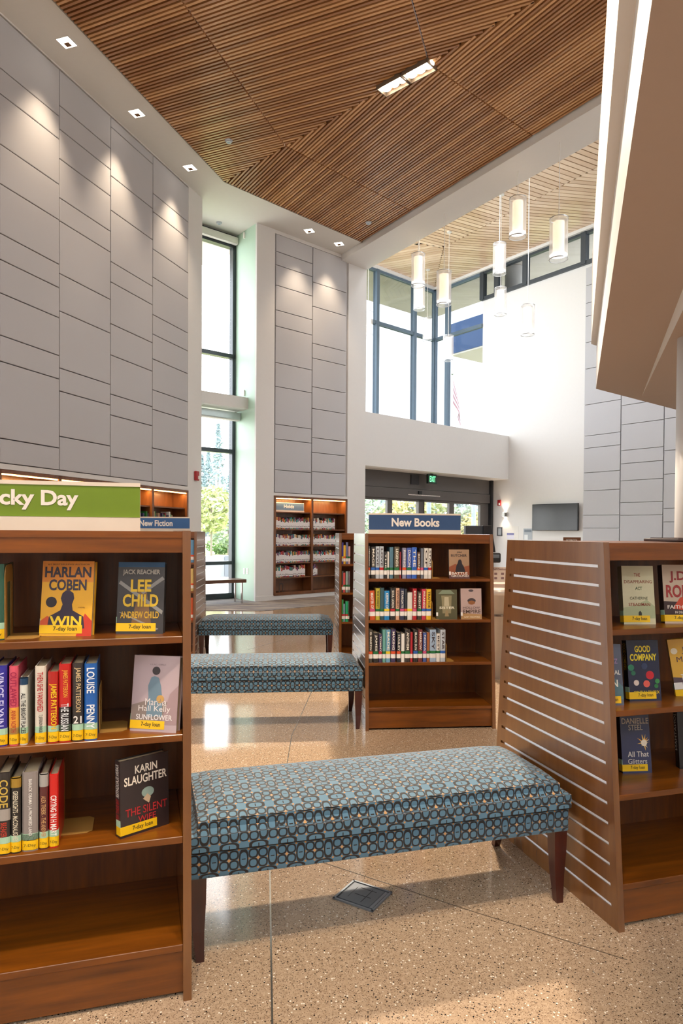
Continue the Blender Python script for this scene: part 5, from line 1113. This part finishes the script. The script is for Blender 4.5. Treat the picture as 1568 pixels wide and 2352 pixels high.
# trees
def leafmat(h1, h2):
    m = N('leaves_' + h1[1:]); a = m.n('ShaderNodeAttribute'); a.attribute_name = 'tone'; m.set(m.mix(a.outputs['Fac'], lin(h1), lin(h2)), .8); return m.m
BARK = flat('#7d746c', .9)
def tree(x, y, h, rad, kind, label, mat, n=900, zlow=None, trunk=.07, ls=.16, seed=0):
    rr_ = random.Random(seed + int(x * 13)); o = empty('tree', (x, y, -.12 if y > 31 else 0), 90, label, 'tree', 'trees outside'); z0 = zlow if zlow is not None else h * .3
    m = MB(); m.tube((0, 0, 0), (0, 0, h * .75), trunk, trunk * .4, 8)
    for k in range(7):
        a = rr_.uniform(0, 6.28); zz = rr_.uniform(z0, h * .7); m.tube((0, 0, zz), (math.cos(a) * rad * .6, math.sin(a) * rad * .6, zz + rad * .5), trunk * .35, trunk * .12, 6)
    m.build('trunk', BARK, o)
    f = MB(); tones = []
    for k in range(n):
        if kind == 'cone':
            u = rr_.random() ** .8; zz = z0 + (h - z0) * u; r_ = rad * (1 - u) * (.35 + .65 * rr_.random()) + .05; a = rr_.uniform(0, 6.28)
            c = Vector((math.cos(a) * r_, math.sin(a) * r_, zz))
        else:
            a, b = rr_.uniform(0, 6.28), math.acos(rr_.uniform(-1, 1)); q = rr_.uniform(.45, 1) ** .5; zz = (h + z0) / 2 + math.cos(b) * (h - z0) / 2 * q
            wob = 1 + .25 * math.sin(3 * a + seed) * math.sin(2 * b + seed)
            c = Vector((math.cos(a) * math.sin(b) * rad * q * wob, math.sin(a) * math.sin(b) * rad * q * wob, zz))
        u = Vector((rr_.gauss(0, 1), rr_.gauss(0, 1), rr_.gauss(0, .6))).normalized() * ls * rr_.uniform(.5, 1.2); v = u.cross(Vector((rr_.gauss(0, 1), rr_.gauss(0, 1), rr_.gauss(0, 1)))).normalized() * ls * .6
        f.quad(c - u, c - v * .6, c + u, c + v * .6); tones.append(rr_.random())
    ob = f.build('foliage', mat, o); at_ = ob.data.attributes.new('tone', 'FLOAT', 'FACE')
    for i in range(len(ob.data.polygons)): at_.data[i].value = tones[i % len(tones)]
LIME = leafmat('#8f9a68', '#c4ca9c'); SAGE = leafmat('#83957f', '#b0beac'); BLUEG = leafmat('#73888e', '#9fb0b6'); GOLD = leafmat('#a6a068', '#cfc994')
def tp(px, Y): d = ray(px, 1250); return d.x / d.y * Y
tree(tp(485, 36), 36, 3.9, 1.15, 'ball', 'pale lime tree outside the tall window', LIME, 1300, 1.4, .06, .2, 1)
tree(tp(524, 40), 40, 3.4, 1.4, 'ball', 'sage green tree right of the lime tree outside the tall window', SAGE, 1300, .5, .06, .2, 2)
for px, Y, h, sd in ((500, 74, 13.2, 3), (478, 82, 11, 4), (530, 78, 8.5, 5), (462, 76, 10, 6)): tree(tp(px, Y), Y, h, 2.0, 'cone', {3: 'tallest hazy conifer outside the tall window', 4: 'hazy conifer left of the tallest one', 5: 'short hazy conifer by the window frame', 6: 'hazy conifer nearest the left wall edge'}[sd], BLUEG, 800, 1.5, .12, .33, sd)
for i, px in enumerate((505, 528)): tree(tp(px, 44), 44, 1.1, .9, 'ball', ('round green shrub under the lime tree', 'round green shrub under the sage tree')[i], leafmat('#56793f', '#7f9c68'), 500, .0, .04, .15, 9 + i)
for i, (px, Y, h, r_, mt_, lb) in enumerate(((850, 36, 3.1, 1.2, SAGE, 'soft green tree outside the leftmost door pane'), (905, 35, 2.9, 1.2, LIME, 'lime shrub left behind the entrance doors'), (940, 34, 3.2, 1.3, GOLD, 'golden tree behind the centre door leaf'), (1000, 35, 3.1, 1.3, LIME, 'lime tree behind the right door leaf'), (1062, 34, 2.6, 1.2, SAGE, 'sage tree behind the right sidelight'), (1088, 33, 2.2, 1.2, GOLD, 'yellow shrub at the right door jamb'))): tree(tp(px, Y), Y, h + .3, r_, 'ball', lb, mt_, 1100, .3, .06, .18, 20 + i)
for i, px in enumerate((855, 915, 968, 1030, 1090)): tree(tp(px, 62 + i), 62 + i, 8.5 + i % 2, 3.4, 'cone', ('leftmost', 'second', 'middle', 'fourth', 'rightmost')[i] + ' blue-green conifer behind the door shrubs', BLUEG, 900, .5, .12, .42, 40 + i)
for px, lb in ((984, 'thin blue grey post outside the centre of the doors'), (1087, 'thin blue grey post outside the right sidelight')):
    o = MB().tube((0, 0, 0), (0, 0, 3.2), .09, None, 10).build('outdoor_post', flat('#7f8fae', .5)); o.location = (tp(px, 26.5), 26.5, 0); tag(o, lb, 'post')
hs = empty('house', (tp(525, 58), 62.5, -.12), 90, 'low house with a brown roof far outside the tall window', 'house'); MB().box(-6, 6, 0, 5, 0, 3.0).build('walls', flat('#c9b9a8', .8), hs); m = MB(); m.hexa([(-6.5, -.6, 3.0), (6.5, -.6, 3.0), (6.5, 5.6, 3.0), (-6.5, 5.6, 3.0), (-5, 2.3, 4.8), (5, 2.3, 4.8), (5, 2.7, 4.8), (-5, 2.7, 4.8)]); m.build('roof', flat('#9a7a68', .8), hs)
for x in (-3, 1.5): MB().box(x, x + 1.4, -.03, .02, 1.0, 2.2).build('window', flat('#4a555c', .3), hs)
bpy.context.view_layer.update()
